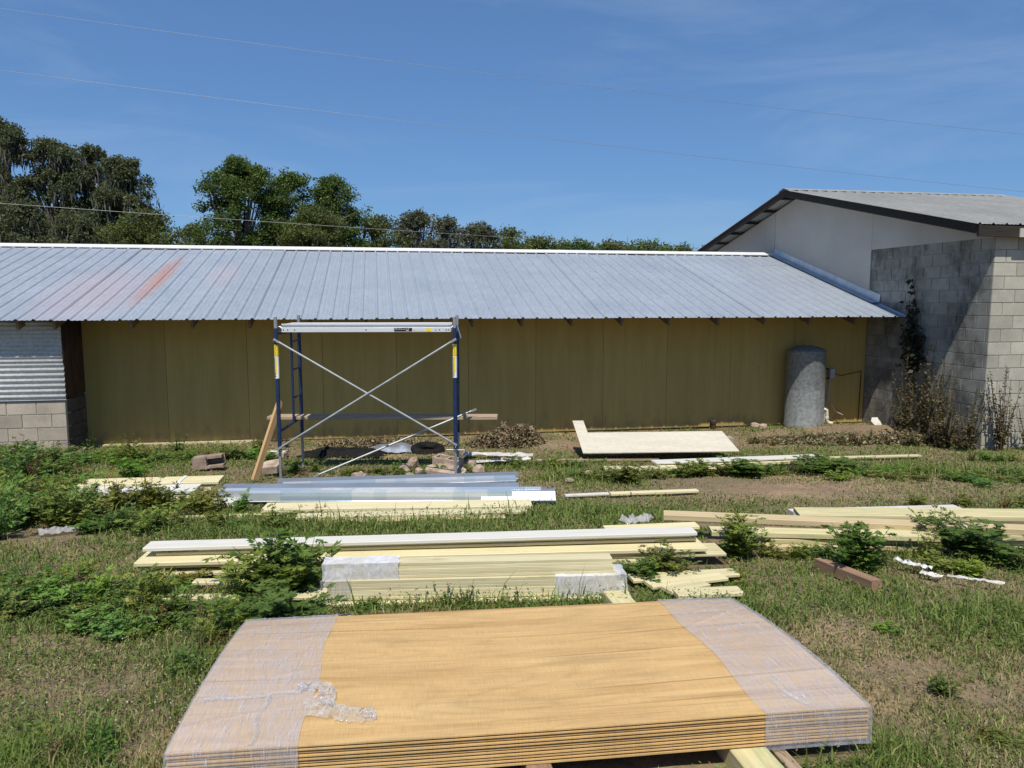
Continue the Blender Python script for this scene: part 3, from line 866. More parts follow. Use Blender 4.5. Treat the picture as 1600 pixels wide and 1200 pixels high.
# wooden plank on the lower bars
def board_between(name, p0, p1, w, th, mat, label=None, cat='board', group=None, parent=None, roll=0.0, chamfer=0.003):
    """board whose front bottom edge runs p0 -> p1; w goes away from the viewer, th up"""
    p0 = Vector(p0); p1 = Vector(p1); d = p1 - p0; Lg = d.length
    m = MB().cbox(0, Lg, 0, w, 0, th, chamfer)
    o = m.build(name, mat, parent)
    yaw = math.atan2(d.y, d.x); pit = -math.asin(max(-1, min(1, d.z / Lg)))
    o.matrix_local = Matrix.Translation(p0) @ Matrix.Rotation(yaw, 4, 'Z') @ Matrix.Rotation(pit, 4, 'Y') @ Matrix.Rotation(roll, 4, 'X')
    if label: tag(o, label, cat, group)
    return o
yp = fl.y + 0.74
p0 = on_y(417, 652, yp); p1 = on_y(777, 648, yp); zpl = SZ + Z0 + 0.245
p0.z = p1.z = zpl
board_between('plank', p0, p1, 0.235, 0.04, MATS['grey_plank'], 'weathered grey plank resting on the lower bars of the scaffold', 'plank')
a = G(403, 752); b = on_y(443, 628, fl.y + 0.18)
m = MB(); d = b - a
board_between('stud', a, b, 0.038, 0.075, MATS['stud'], 'tan wooden stud leaning against the left side of the scaffold', 'stud', roll=0.0)

# ------------------------------------------------------------------ lumber piles
class Line:
    """a pile's front foot line on the ground"""
    def __init__(self, a, b):
        self.a = G(*a); self.b = G(*b); self.d = (self.b - self.a); self.d.z = 0; self.L = self.d.length; self.d.normalize()
        self.n = Vector((-self.d.y, self.d.x, 0))
    def s(self, px):
        k = (px - 800) / FPX
        # camera depth uses the pitched axis
        c, s = math.cos(PITCH), math.sin(PITCH)
        zz = self.a.z + 0.1 - CAMH
        return (k * (self.a.y * c - zz * s) - self.a.x) / (self.d.x - k * self.d.y * c)
    def pt(self, s, dep, z):
        p = self.a + self.d * s + self.n * dep
        p.z = gh(p.y) + z + 0.0
        # keep the pile straight: interpolate ground height between the ends
        za, zb = self.a.z, self.b.z
        p.z = za + (zb - za) * s / self.L + z
        return p
    def board(self, name, px0, px1, dep, w, z, th, mat, label=None, group=None, parent=None, z2=None, dep2=None, roll=0.0, cat='board'):
        return board_between(name, self.pt(self.s(px0), dep, z), self.pt(self.s(px1), dep if dep2 is None else dep2, z if z2 is None else z2), w, th, mat, label, cat, group, parent, roll)
TR, TW, SC, TL = MATS['trim'], MATS['trim_white'], MATS['siding_cream'], MATS['treated']
GD = 'loose trim boards in the long middle stack'
D = Line((212, 911), (1140, 884))
D.board('trim_board', 222, 1050, 0.0, 0.19, 0.035, 0.022, TR, 'lowest cream trim board of the long middle stack', GD)
D.board('trim_board', 330, 1137, 0.08, 0.24, 0.062, 0.020, TR, 'cream board of the middle stack jutting out furthest at its right end', GD, dep2=0.02)
D.board('trim_board', 212, 1085, 0.03, 0.19, 0.084, 0.018, TR, 'thin cream board just above the bottom of the long middle stack', GD)
D.board('trim_board', 208, 1106, 0.01, 0.24, 0.104, 0.026, TR, 'wide cream board whose top shows as a ledge halfway up the middle stack', GD)
D.board('trim_board', 232, 1098, 0.135, 0.14, 0.132, 0.020, SC, 'shaded cream board second from the top of the long middle stack', GD, z2=0.142)
D.board('trim_board', 300, 1090, 0.145, 0.14, 0.153, 0.018, SC, 'set back cream board right under the white topped one in the middle stack', GD, z2=0.166)
D.board('trim_board', 214, 1097, 0.105, 0.15, 0.174, 0.024, TW, 'white topped front board along the top of the long middle stack', GD, z2=0.190)
D.board('trim_board', 960, 1113, 0.262, 0.11, 0.174, 0.024, TR, 'cream board behind the white topped one at the right of the middle stack', GD, z2=0.186)
for k, px in enumerate((300, 560, 830, 1050)):
    p = D.pt(D.s(px), -0.0, 0)
    q = D.pt(D.s(px), 0.34, 0)
    board_between('sleeper', Vector((p.x, p.y, p.z - 0.03)), Vector((q.x, q.y, q.z - 0.03)), 0.09, 0.062, MATS['brown_beam'],
                  ['dark wooden sleeper under the left end of the middle stack', 'dark wooden sleeper under the middle stack behind the leafy weed', 'dark wooden sleeper hidden behind the wrapped siding bundles', 'dark wooden sleeper under the right end of the middle stack'][k], 'sleeper', 'sleepers under the middle stack')

# wrapped siding bundles in front of it
Eb = Line((503, 946), (975, 934))
def bundle(label, rows, px0, px1, dep, z0, th, w, mat, seed):
    r = random.Random(seed)
    root = empty('siding_bundle', Eb.pt(Eb.s((px0 + px1) / 2), dep, z0))
    tag(root, label, 'boards', 'wrapped bundles of lap siding')
    for i in range(rows):
        a = Eb.pt(Eb.s(px0) + r.uniform(0, 0.03), dep + i * 0.0015 + r.uniform(-0.0015, 0.002), z0 + i * th) - root.location
        b = Eb.pt(Eb.s(px1) - r.uniform(0, 0.04), dep + i * 0.0015 + r.uniform(-0.0015, 0.002), z0 + i * th) - root.location
        board_between('siding_board', a, b, w + r.uniform(-0.01, 0.01), th - 0.0009, mat, parent=root, chamfer=0.0012)
    return root
b1 = bundle('lower cream siding bundle with white plastic wrap on its right end', 6, 505, 972, 0.0, 0.025, 0.020, 0.17, SC, 1)
b2 = bundle('upper cream siding bundle with crinkled white plastic over its left end', 5, 508, 963, 0.03, 0.146, 0.0185, 0.10, SC, 2)
b3 = Eb.board('siding_board', 470, 985, -0.03, 0.26, 0.0, 0.02, SC, 'pale siding board on the grass under the wrapped bundles')
def wrap_shell(root, line, px0, px1, dep, w, z0, z1, mat, name='plastic_wrap', off=0.004, seed=0, wr=0.003):
    r = np.random.default_rng(seed)
    s0, s1 = line.s(px0), line.s(px1)
    n = max(6, int((s1 - s0) / 0.03))
    prof = []
    per = [(-off, z0 - off), (-off, z1 + off), (w + off, z1 + off), (w + off, z0 - off)]
    ring = []
    for i in range(4):
        a = np.array(per[i]); b = np.array(per[(i + 1) % 4])
        for k in range(5): ring.append(a + (b - a) * k / 5)
    V = []; Qd = []
    for i in range(n + 1):
        s = s0 + (s1 - s0) * i / n
        for a in ring:
            j_ = r.normal(0, wr, 2)
            p = line.pt(s + r.normal(0, 0.004), dep + a[0] + (abs(j_[0]) * -1 if a[0] < w / 2 else abs(j_[0])), a[1] + abs(j_[1])) - root.location
            V.append(p)
    m_ = len(ring)
    for i in range(n):
        for k in range(m_): Qd.append((i * m_ + k, i * m_ + (k + 1) % m_, (i + 1) * m_ + (k + 1) % m_, (i + 1) * m_ + k))
    mm = MB().add(V, Qd)
    return mm.build(name, mat, root, smooth=True)
wrap_shell(b2, Eb, 503, 622, 0.026, 0.112, 0.142, 0.24, MATS['film_white'], seed=1)
wrap_shell(b1, Eb, 501, 548, -0.006, 0.18, 0.022, 0.143, MATS['film'], seed=2)
wrap_shell(b1, Eb, 868, 980, -0.006, 0.18, 0.022, 0.143, MATS['film_white'], seed=3)

# short offcuts to the right of the bundles
GF = 'short cream offcuts beside the siding bundles'
for pa, pb, w, th, lab in [((990, 912), (1156, 902), 0.12, 0.02, 'short cream offcut at the back of the fan by the plywood'),
                           ((1020, 922), (1138, 908), 0.11, 0.02, 'short cream offcut in the middle of the fan by the plywood'),
                           ((1050, 930), (1110, 918), 0.10, 0.02, 'shortest cream offcut lying in the grass by the plywood'),
                           ((1060, 937), (1163, 932), 0.11, 0.025, 'short cream offcut nearest the right corner of the plywood')]:
    a = G(*pa, dz=0.03); b = G(*pb, dz=0.03)
    board_between('offcut', a, b, w, th, TR, lab, 'offcut', GF)
# cream battens half buried in grass on the left
for pa, pb, lab in [((196, 941), (505, 938), 'long thin cream batten lying in the grass below the middle stack'), ((300, 915), (470, 913), 'thin cream batten in the weeds under the middle stack')]:
    board_between('batten', G(*pa, dz=0.05), G(*pb, dz=0.05), 0.07, 0.02, TR, lab, 'batten')

# treated lumber on the right
GR = 'treated lumber in the right hand pile'
def free_board(pa, pb, dz, w, th, mat, lab, group=None, name='board', cat='board', dz2=None):
    return board_between(name, G(*pa, dz=dz), G(*pb, dz=dz if dz2 is None else dz2), w, th, mat, lab, cat, group)
free_board((1198, 862), (1640, 862), 0.02, 0.14, 0.04, MATS['pine'], 'tan board at the bottom of the right hand lumber pile', GR, 'lumber_board')
free_board((1205, 850), (1660, 853), 0.065, 0.14, 0.036, TL, 'yellowish treated board second from the bottom of the right pile', GR, 'lumber_board')
free_board((1112, 838), (1470, 847), 0.11, 0.14, 0.038, TL, 'treated board under the long crossing board, poking left towards the weeds', GR, 'lumber_board')
free_board((1300, 842), (1680, 846), 0.108, 0.14, 0.038, TL, 'treated board deep in the right pile behind the ferny weeds', GR, 'lumber_board', dz2=0.112)
free_board((1037, 813), (1680, 840), 0.152, 0.14, 0.045, MATS['pine'], 'long tan board crossing on top of the right lumber pile', GR, 'lumber_board')
free_board((1250, 812), (1690, 816), 0.155, 0.235, 0.038, TL, 'wide greenish board with a knot on top of the right pile', GR, 'lumber_board', dz2=0.205)
free_board((1240, 806), (1503, 799), 0.08, 0.12, 0.03, MATS['white_scrap'], 'dirty white board lying behind the right lumber pile', None, 'trim_board')
for px, lab in ((1330, 'sleeper under the left half of the right lumber pile'), (1545, 'sleeper under the right half of the right lumber pile')):
    a = G(px, 868); board_between('sleeper', Vector((a.x, a.y, a.z - 0.05)), Vector((a.x + 0.02, a.y + 0.75, gh(a.y + 0.75) - 0.05)), 0.09, 0.069, MATS['brown_beam'], lab, 'sleeper')
free_board((1273, 889), (1362, 926), 0.0, 0.08, 0.075, MATS['brown_beam'], 'short weathered brown timber lying alone in the grass on the right', None, 'timber', 'timber')

# banded stack at left
S = Line((118, 797), (300, 791))
root = empty('banded_stack', S.pt(S.s(210), 0, 0)); tag(root, 'cream boards banded with a white strap among tall weeds on the left', 'boards')
def sb(px0, px1, dep, w, z, th, mat, z2=None):
    a = S.pt(S.s(px0), dep, z) - root.location; b = S.pt(S.s(px1), dep, z if z2 is None else z2) - root.location
    board_between('board', a, b, w, th, mat, parent=root)
sb(118, 296, 0.02, 0.30, 0.03, 0.03, SC); sb(112, 300, 0.0, 0.30, 0.062, 0.03, TR); sb(120, 298, 0.01, 0.30, 0.094, 0.03, SC); sb(108, 304, 0.0, 0.29, 0.126, 0.028, TW)
sb(100, 331, 0.30, 0.28, 0.140, 0.028, TR); sb(110, 322, 0.315, 0.25, 0.108, 0.03, SC); sb(110, 318, 0.315, 0.25, 0.07, 0.036, SC)
s = S.s(263)
m = MB()
pr_ = [(-0.006, 0.02), (-0.006, 0.158), (0.295, 0.160), (0.30, 0.172), (0.585, 0.172)]
m.sheet([S.pt(s, a, b) - root.location for a, b in pr_], S.d * 0.035)
solid(m.build('strap', MATS['strap'], root), 0.002)
S.board('board', 297, 376, -0.12, 0.2, 0.03, 0.03, TW, 'short white topped board lying in front of the banded stack')
S.board('board', 292, 372, -0.13, 0.21, 0.008, 0.02, SC, 'short cream board flat on the grass under the white topped one')
S.board('batten', 285, 470, -0.55, 0.06, 0.03, 0.02, TR, 'thin cream batten buried in weeds below the banded stack')

# metal trims
T_ = Line((378, 791), (868, 789))
def trim(px0, px1, dep, z, hgt, wid, mat, lab, lip=0.02, slant=0.006):
    a = T_.pt(T_.s(px0), dep, z); b = T_.pt(T_.s(px1), dep, z); d = b - a
    m = MB(); Lg = d.length
    m.sheet([(0, -0.012, 0), (0, 0, 0.004), (0, slant, hgt), (0, wid + slant, hgt + 0.012), (0, wid + slant + 0.004, hgt + 0.012 - lip)], (Lg, 0, 0))
    o = m.build('metal_trim', mat, None, a, (0, 0, math.atan2(d.y, d.x)))
    solid(o, 0.0025); tag(o, lab, 'trim', 'folded metal trims')
    return o
trim(388, 800, 0.0, 0.045, 0.082, 0.05, MATS['trim_metal'], 'pale blue folded metal trim at the front of the metal pile')
trim(752, 868, -0.035, 0.05, 0.075, 0.05, MATS['galv'], 'glaring silver end of trim at the right of the metal pile', slant=0.085)
trim(336, 846, 0.075, 0.045, 0.088, 0.05, MATS['trim_metal'], 'pale folded metal trim just behind the front one, reaching furthest left')
trim(335, 812, 0.14, 0.045, 0.092, 0.15, MATS['grey_metal'], 'grey folded metal trim at the back of the front pair')
T2 = Line((425, 766), (812, 757))
T_ = T2
trim(440, 806, 0.0, 0.02, 0.035, 0.08, MATS['trim_metal'], 'thin pale trim in the weeds in front of the scaffold feet')
trim(430, 812, 0.10, 0.02, 0.045, 0.10, MATS['grey_metal'], 'grey metal trim nearest the scaffold feet')
# cream boards below the trims
free_board((408, 802), (832, 796), 0.02, 0.24, 0.035, SC, 'cream board under the front edge of the metal trims', None, 'trim_board')
free_board((462, 813), (825, 803), 0.012, 0.14, 0.025, SC, 'narrower cream board in the grass below the metal trims', None, 'trim_board')
free_board((480, 819), (790, 811), 0.0, 0.10, 0.015, MATS['pine'], 'thin pinkish batten lowest in the grass below the metal trims', None, 'batten', 'batten')
# strips further right
free_board((884, 777), (952, 774), 0.015, 0.06, 0.02, TW, 'short whitish strip in the grass to the right of the metal trims', None, 'batten', 'batten')
free_board((955, 775), (1092, 770), 0.015, 0.08, 0.025, MATS['siding_cream'], 'tan split strip with a ragged end on the bare dirt', None, 'batten', 'batten')
# boards in front of the pale sheet
GJ = 'cream boards lying in front of the tank'
free_board((945, 736), (1120, 736), 0.03, 0.16, 0.03, SC, 'short cream board in the grass under the front of the L shaped sheet', GJ, 'trim_board')
free_board((1030, 733), (1298, 722), 0.05, 0.19, 0.035, TR, 'thick cream board just in front of the L shaped sheet', GJ, 'trim_board')
free_board((1026, 726), (1292, 716), 0.10, 0.19, 0.02, TW, 'white topped board lying on the thick cream one by the L shaped sheet', GJ, 'trim_board')
free_board((1240, 719), (1440, 714), 0.03, 0.09, 0.022, SC, 'long thin cream board running off towards the vine covered wall', GJ, 'trim_board')
free_board((838, 722), (1030, 720), 0.01, 0.07, 0.03, MATS['grey_plank'], 'thin grey board in the grass to the left of the L shaped sheet', None, 'batten', 'batten')

# L-shaped primed sheet leaning on rubble
m = MB(); tk = 0.012
Lp = [(0, 0), (2.15, 0), (2.14, 0.745), (0.165, 0.745), (0.165, 1.24), (0.0, 1.24)]
m.prism([(x, y, 0) for x, y in Lp], (0, 0, tk))
fa = on_z(911, 709, gh(9.9) + 0.12); fb = on_z(1163, 705, gh(9.9) + 0.13)
o = m.build('cut_sheet', MATS['sheet'], None, fa, (R(11.5), -math.asin((fb.z - fa.z) / 2.15), math.atan2(fb.y - fa.y, fb.x - fa.x) * 0.7))
tag(o, 'large pale L shaped sheet propped up near the wall', 'sheet')
for px, py, lab in ((945, 703, 'grey block under the left of the L shaped sheet'), (1130, 697, 'grey block under the right of the L shaped sheet')):
    a = G(px, py); MBx = MB().cbox(0, 0.3, 0, 0.19, 0, 0.12 + (0.02 if px > 1000 else 0.02), 0.006)
    tag(MBx.build('concrete_block', MATS['block_tan'], None, (a.x - 0.1, a.y + 0.12, a.z - 0.03)), lab, 'block')

# ------------------------------------------------------------------ plywood bundle in the foreground
cFL, cFR, cNR, cNL = [G(u, v, 0.20) for u, v in ((385, 972), (1150, 930), (1362, 1108), (245, 1172))]
cen = (cFL + cFR + cNR + cNL) / 4
dx = ((cFR - cFL) + (cNR - cNL)).normalized(); dy = ((cFL - cNL) + (cFR - cNR)).normalized()
zax = dx.cross(dy).normalized(); dy = zax.cross(dx)
PL, PW = 2.48, 1.21
ply = empty('plywood_bundle', cen)
ply.rotation_mode = 'QUATERNION'
ply.rotation_quaternion = Matrix((dx, dy, zax)).transposed().to_quaternion()
tag(ply, 'stack of orange plywood panels with both ends wrapped in clear film', 'plywood')
def psag(x, y):
    u = x / (PL / 2); v = y / (PW / 2)
    return 0.034 * (1 - v * v) * abs(u) ** 1.5 - 0.010 * (1 - u * u) * (1 - v) * 0.5 - 0.012 * max(0, abs(u) - 0.6) ** 2 * (1 if u > 0 else 0.5) * 4
def ply_sheet(x0, x1, y0, y1, zt_, th, nx_=14, ny_=8, rg=None):
    V = []; F = []
    for lay_ in (0, 1):
        for j in range(ny_ + 1):
            for i in range(nx_ + 1):
                x = x0 + (x1 - x0) * i / nx_; y = y0 + (y1 - y0) * j / ny_
                V.append((x, y, zt_ + psag(x, y) - (th if lay_ else 0)))
    n1 = (nx_ + 1) * (ny_ + 1); ix = lambda i, j, l: l * n1 + j * (nx_ + 1) + i
    for j in range(ny_):
        for i in range(nx_):
            F.append((ix(i, j, 0), ix(i + 1, j, 0), ix(i + 1, j + 1, 0), ix(i, j + 1, 0)))
            F.append((ix(i, j, 1), ix(i, j + 1, 1), ix(i + 1, j + 1, 1), ix(i + 1, j, 1)))
    for i in range(nx_):
        F.append((ix(i, 0, 1), ix(i + 1, 0, 1), ix(i + 1, 0, 0), ix(i, 0, 0))); F.append((ix(i, ny_, 0), ix(i + 1, ny_, 0), ix(i + 1, ny_, 1), ix(i, ny_, 1)))
    for j in range(ny_):
        F.append((ix(0, j, 0), ix(0, j + 1, 0), ix(0, j + 1, 1), ix(0, j, 1))); F.append((ix(nx_, j, 1), ix(nx_, j + 1, 1), ix(nx_, j + 1, 0), ix(nx_, j, 0)))
    return MB().add(V, F)
pr_ = random.Random(4)
NS = 11; PT = 0.0114
for k in range(NS):
    # each panel has a half-lapped long edge: a lower tongue a little proud of the face ply
    e = pr_.uniform(-0.004, 0.004); ex = pr_.uniform(-0.004, 0.004)
    zt_ = -k * PT
    me_ = ply_sheet(-PL / 2 + ex, PL / 2 + ex, -PW / 2 + e, PW / 2 + e, zt_, pr_.uniform(0.0042, 0.0062))
    sh = me_.build('plywood_panel', MATS['plywood'], ply)
    if k:
        sh2 = ply_sheet(-PL / 2 + ex, PL / 2 + ex, -PW / 2 + e + 0.03, PW / 2 + e - 0.02, zt_ + 0.005, 0.0048, 8, 2).build('face_ply', MATS['brown_beam'], sh)
BOT = -NS * PT
def film_end(x0, x1, name, seed):
    """clear film sleeve round one end of the bundle"""
    r = np.random.default_rng(seed)
    o_ = 0.005
    ya, yb = -PW / 2 - 0.008, PW / 2 + 0.008
    ring = []
    nt_ = 120
    for k in range(nt_ + 1): ring.append((ya + (yb - ya) * k / nt_, o_))
    xm = (x0 + x1) / 2
    folds = []
    for k in range(34):
        ang = r.normal(1.45 if r.random() < 0.7 else 0.5, 0.16) * (1 if seed == 3 else 1.06)
        folds.append((xm + r.uniform(-0.22, 0.22), r.uniform(-0.6, 0.6), ang, r.uniform(0.006, 0.012), r.uniform(0.0015, 0.0045), r.uniform(0.12, 0.5)))
    def fold_z(x, y):
        z = 0.0
        for fx, fy, an, wd_, hh, ln_ in folds:
            ca, sa = math.cos(an), math.sin(an); al = (x - fx) * ca + (y - fy) * sa; pe = -(x - fx) * sa + (y - fy) * ca
            if abs(pe) < 3 * wd_ and abs(al) < ln_: z += hh * math.exp(-(pe / wd_) ** 2) * (1 - (al / ln_) ** 2)
        return z
    for k in range(1, 6): ring.append((yb + 0.004, o_ + (BOT - 0.012) * k / 5))
    for k in range(1, 14): ring.append((yb + (ya - yb) * k / 13, BOT - 0.010))
    for k in range(1, 5): ring.append((ya - 0.004, (BOT - 0.010) * (1 - k / 5)))
    n = 64; V = []; F = []; m_ = len(ring)
    outer = x1 if abs(x1) > abs(x0) else x0
    for i in range(n + 1):
        x = x0 + (x1 - x0) * i / n
        # free edge of the film is not cut square
        for (y, z) in ring:
            w = 1 - abs(x - outer) / abs(x1 - x0)
            xx = x + (1 - w) * (0.0 * y + 0.01 * math.sin(y * 9 + seed))
            V.append((xx, y, z + psag(max(-PL / 2, min(PL / 2, xx)), max(-PW / 2, min(PW / 2, y))) + abs(r.normal(0, 0.0004)) + (fold_z(xx, y) if z > 0 else 0.0)))
    for i in range(n):
        for k in range(m_): F.append((i * m_ + k, i * m_ + (k + 1) % m_, (i + 1) * m_ + (k + 1) % m_, (i + 1) * m_ + k))
    # closed end
    e = n if outer == x1 else 0
    mm = MB().add(V, F)
    endv = [V[e * m_ + k] for k in range(m_)]
    sgn = 1 if outer > 0 else -1
    cx = (outer + 0.012 * sgn, 0, BOT / 2)
    mm.add(endv + [cx], [(k, (k + 1) % m_, m_) for k in range(m_)])
    return mm.build(name, MATS['film'], ply, smooth=True)
film_end(-PL / 2 - 0.006, -PL / 2 + 0.425, 'stretch_film', 3)
film_end(PL / 2 - 0.41, PL / 2 + 0.006, 'stretch_film', 9)
# rolled rope of film across the left end and tight folds
def film_rope(pts, r0, name='film_fold'):
    P_ = []
    for (x, y) in pts: P_.append((x, y, 0.009 + psag(x, y)))
    n = len(P_)
    m = MB(); V = []; F = []
    rr = random.Random(len(pts))
    for i, p in enumerate(P_):
        d = Vector(P_[min(i + 1, n - 1)]) - Vector(P_[max(0, i - 1)]); s = Vector((-d.y, d.x, 0)).normalized()
        w = r0 * rr.uniform(0.7, 1.3)
        for k in (-1, -0.4, 0.2, 1): V.append(Vector(p) + s * w * k + Vector((0, 0, rr.uniform(0, 0.006) if abs(k) < 1 else -0.003)))
    for i in range(n - 1):
        for k in range(3): F.append((i * 4 + k, i * 4 + k + 1, i * 4 + 5 + k, i * 4 + 4 + k))
    return m.add(V, F).build(name, MATS['film_loose'], ply, smooth=True)
film_rope([(-1.22 + 0.36 * k / 10, -0.30 + 0.05 * k / 10 + 0.01 * math.sin(k)) for k in range(11)], 0.014)
film_rope([(-0.98 + 0.01 * math.sin(k), -0.60 + 0.34 * k / 9) for k in range(10)], 0.009)
film_rope([(1.02 - 0.05 * math.sin(k * 0.3), -0.58 + 0.22 * k / 8) for k in range(9)], 0.012)
# crumpled tail of film lying on the top panel
r = np.random.default_rng(12)
path = [(-0.79, -0.245), (-0.74, -0.225), (-0.69, -0.235), (-0.665, -0.275), (-0.69, -0.335), (-0.70, -0.375), (-0.65, -0.41), (-0.60, -0.43), (-0.55, -0.455), (-0.515, -0.455), (-0.49, -0.44)]
path = [(a_ - 0.085, b_) for a_, b_ in path]
wid = [0.010, 0.018, 0.03, 0.035, 0.05, 0.06, 0.055, 0.05, 0.045, 0.035, 0.02]
V = []; F = []; n = 44; kk = 9
for i in range(n + 1):
    t = i / n * (len(path) - 1); a = min(int(t), len(path) - 2); f = t - a
    px_ = path[a][0] * (1 - f) + path[a + 1][0] * f; py_ = path[a][1] * (1 - f) + path[a + 1][1] * f; w = wid[a] * (1 - f) + wid[a + 1] * f
    d = Vector((path[a + 1][0] - path[a][0], path[a + 1][1] - path[a][1], 0)).normalized(); s = Vector((-d.y, d.x, 0))
    for k in range(kk):
        q = -1 + 2 * k / (kk - 1)
        p = Vector((px_, py_, 0)) + s * (w * q * r.uniform(0.75, 1.15)) + Vector((r.normal(0, 0.004), r.normal(0, 0.004), 0))
        p.z = psag(p.x, p.y) + 0.004 + (1 - q * q) * 0.018 * r.uniform(0.1, 1.6) + abs(r.normal(0, 0.006))
        V.append(p)
for i in range(n):
    for k in range(kk - 1): F.append((i * kk + k, i * kk + k + 1, (i + 1) * kk + k + 1, (i + 1) * kk + k))
MB().add(V, F).build('film_tail', MATS['film_loose'], ply)
# skids under it
def skid(xl, w, h_, y0, y1, mat, lab, dz=0.0):
    M4 = Matrix.Translation(cen) @ Matrix((dx, dy, zax)).transposed().to_4x4()
    m = MB().cbox(0, y1 - y0, 0, w, 0, h_, 0.004)
    o = m.build('skid', mat)
    o.matrix_world = M4 @ Matrix.Translation((xl + w, y0, BOT - 0.0075 - h_ + dz)) @ Matrix.Rotation(math.pi / 2, 4, 'Z')
    tag(o, lab, 'skid', 'skids under the plywood')
skid(0.70, 0.14, 0.085, -0.80, 1.20, TL, 'greenish treated skid under the right end of the plywood stack')
skid(-0.86, 0.09, 0.085, -0.70, 1.02, MATS['pine'], 'tan skid under the left end of the plywood stack')
skid(-0.05, 0.09, 0.085, -0.66, 0.58, MATS['brown_beam'], 'brown skid under the middle of the plywood stack')
skid(0.87, 0.05, 0.06, -0.74, 0.3, MATS['grey_plank'], 'narrow grey board beside the greenish skid under the plywood', -0.02)

# ------------------------------------------------------------------ tank and electrics
tb = wall_pt(1254, 660, -0.30)
TX, TY = tb.x, -0.33
w0 = B2W(TX, TY)
tank = empty('pressure_tank', (w0.x, w0.y, 0.02), TH)
tag(tank, 'tall grey galvanised water tank standing against the ochre wall', 'tank')
Rt, Ht = 0.345, 1.46
prof = [(Rt * 0.96, 0.0), (Rt * 1.02, 0.02), (Rt * 1.02, 0.05), (Rt, 0.07), (Rt * 0.99, 0.7), (Rt * 0.99, 0.705), (Rt, 0.72), (Rt * 0.97, Ht - 0.09), (Rt * 0.99, Ht - 0.08), (Rt * 0.98, Ht - 0.055), (Rt * 0.85, Ht - 0.02), (Rt * 0.6, Ht + 0.015), (Rt * 0.3, Ht + 0.035), (0.03, Ht + 0.04)]
MB().lathe(prof, 48).build('tank_body', MATS['tank'], tank, smooth=True)
MB().lathe([(0.03, Ht + 0.03), (0.03, Ht + 0.055), (0.02, Ht + 0.06), (0.001, Ht + 0.061)], 12).build('top_plug', MATS['galv_dull'], tank)
m = MB(); m.tube([(0.33, -0.05, 0.32), (0.38, -0.06, 0.32), (0.42, -0.06, 0.30), (0.43, -0.06, 0.24), (0.43, -0.06, 0.12), (0.46, -0.08, 0.07), (0.52, -0.10, 0.06)], 0.03, 10)
m.lathe([(0.038, 0.14), (0.038, 0.18)], 10, (0.43, -0.06)); m.build('pipe_elbow', MATS['pvc'], tank, smooth=True)
bxp = wall_pt(1297, 582, -0.06)
wb = B2W(bxp.x, -0.1)
box = empty('switch_box', (wb.x, wb.y, 0), TH); tag(box, 'small grey electrical box with black cables beside the tank', 'box')
zc = bxp.z
MB().cbox(-0.05, 0.05, -0.04, 0.03, zc - 0.10, zc + 0.08, 0.006).build('enclosure', MATS['greybox'], box)
MB().box(-0.035, 0.04, -0.046, -0.041, zc + 0.02, zc + 0.06).build('label', MATS['white_scrap'], box)
xl = TX + Rt * 0.95 - bxp.x
m = MB(); m.tube([(xl, -0.1, zc + 0.16), (xl + 0.05, -0.08, zc + 0.1), (-0.05, 0.0, zc + 0.07)], 0.011, 8)
m.tube([(xl, -0.1, zc + 0.1), (xl + 0.015, -0.1, zc - 0.02), (xl + 0.07, -0.06, zc - 0.11), (-0.02, 0, zc - 0.1)], 0.011, 8); m.build('cable', MATS['black'], box, smooth=True)
xr = wall_pt(1346, 580, -0.04).x - bxp.x
pts = [(0.05, 0.0, zc + 0.03), (0.12, 0.02, zc - 0.04), (0.25, 0.04, zc - 0.06), (0.42, 0.06, zc - 0.03), (xr, 0.07, zc + 0.01), (xr + 0.0, 0.07, zc - 0.1), (xr - 0.01, 0.07, 0.05)]
MB().tube(pts, 0.0065, 8).build('cable', MATS['black'], box, smooth=True)
MB().tube([(-0.01, 0.01, zc - 0.1), (-0.06, -0.01, zc - 0.5), (-0.13, -0.03, 0.06)], 0.013, 8).build('conduit', MATS['greybox'], box, smooth=True)
MB().tube([(-0.06, 0.03, 0.62), (0.02, 0.03, 0.42), (0.12, 0.0, 0.25), (0.27, -0.02, 0.18)], 0.006, 6).build('wire', MATS['pvc'], box, smooth=True)
p = wall_pt(1114, 662, -0.06)
w0 = B2W(p.x, -0.07)
MB().lathe([(0.05, 0.0), (0.05, 0.07), (0.058, 0.08), (0.058, 0.14), (0.04, 0.15), (0.001, 0.15)], 14).build('pipe_stub', MATS['rusty'], tag(empty('rusty_pipe', (w0.x, w0.y, 0.0)), 'small rusty pipe stub at the foot of the ochre wall', 'pipe'), smooth=True)

# ------------------------------------------------------------------ rubble and scraps
def hollow_block(name, p, rot, lab, mat, broken=False):
    root = empty(name, p); root.rotation_euler = rot; tag(root, lab, 'block')
    m = MB()
    if broken:      # lying on its side, one cell open towards the viewer
        m.box(0, 0.17, 0, 0.19, 0, 0.15); m.box(0.1705, 0.37, 0.16, 0.19, 0, 0.15); m.box(0.1705, 0.37, 0, 0.1595, 0, 0.032); m.box(0.1705, 0.355, 0.03, 0.1595, 0.12, 0.15)
    else:
        Lx, Ly, Hz, t = 0.36, 0.17, 0.12, 0.03
        m.box(0, Lx, 0, t, 0, Hz); m.box(0, Lx, Ly - t, Ly, 0, Hz)
        for x in (0, 0.165, 0.33): m.box(x, x + t, t + 0.0005, Ly - t - 0.0005, 0.001, Hz - 0.001)
    m.build('shell', mat, root)
    return root
g = G(300, 736); hollow_block('concrete_block', (g.x, g.y + 0.03, g.z + 0.0), (R(0), R(-5), R(10)), 'broken hollow concrete block lying in the weeds left of the scaffold', MATS['rubble'], True)
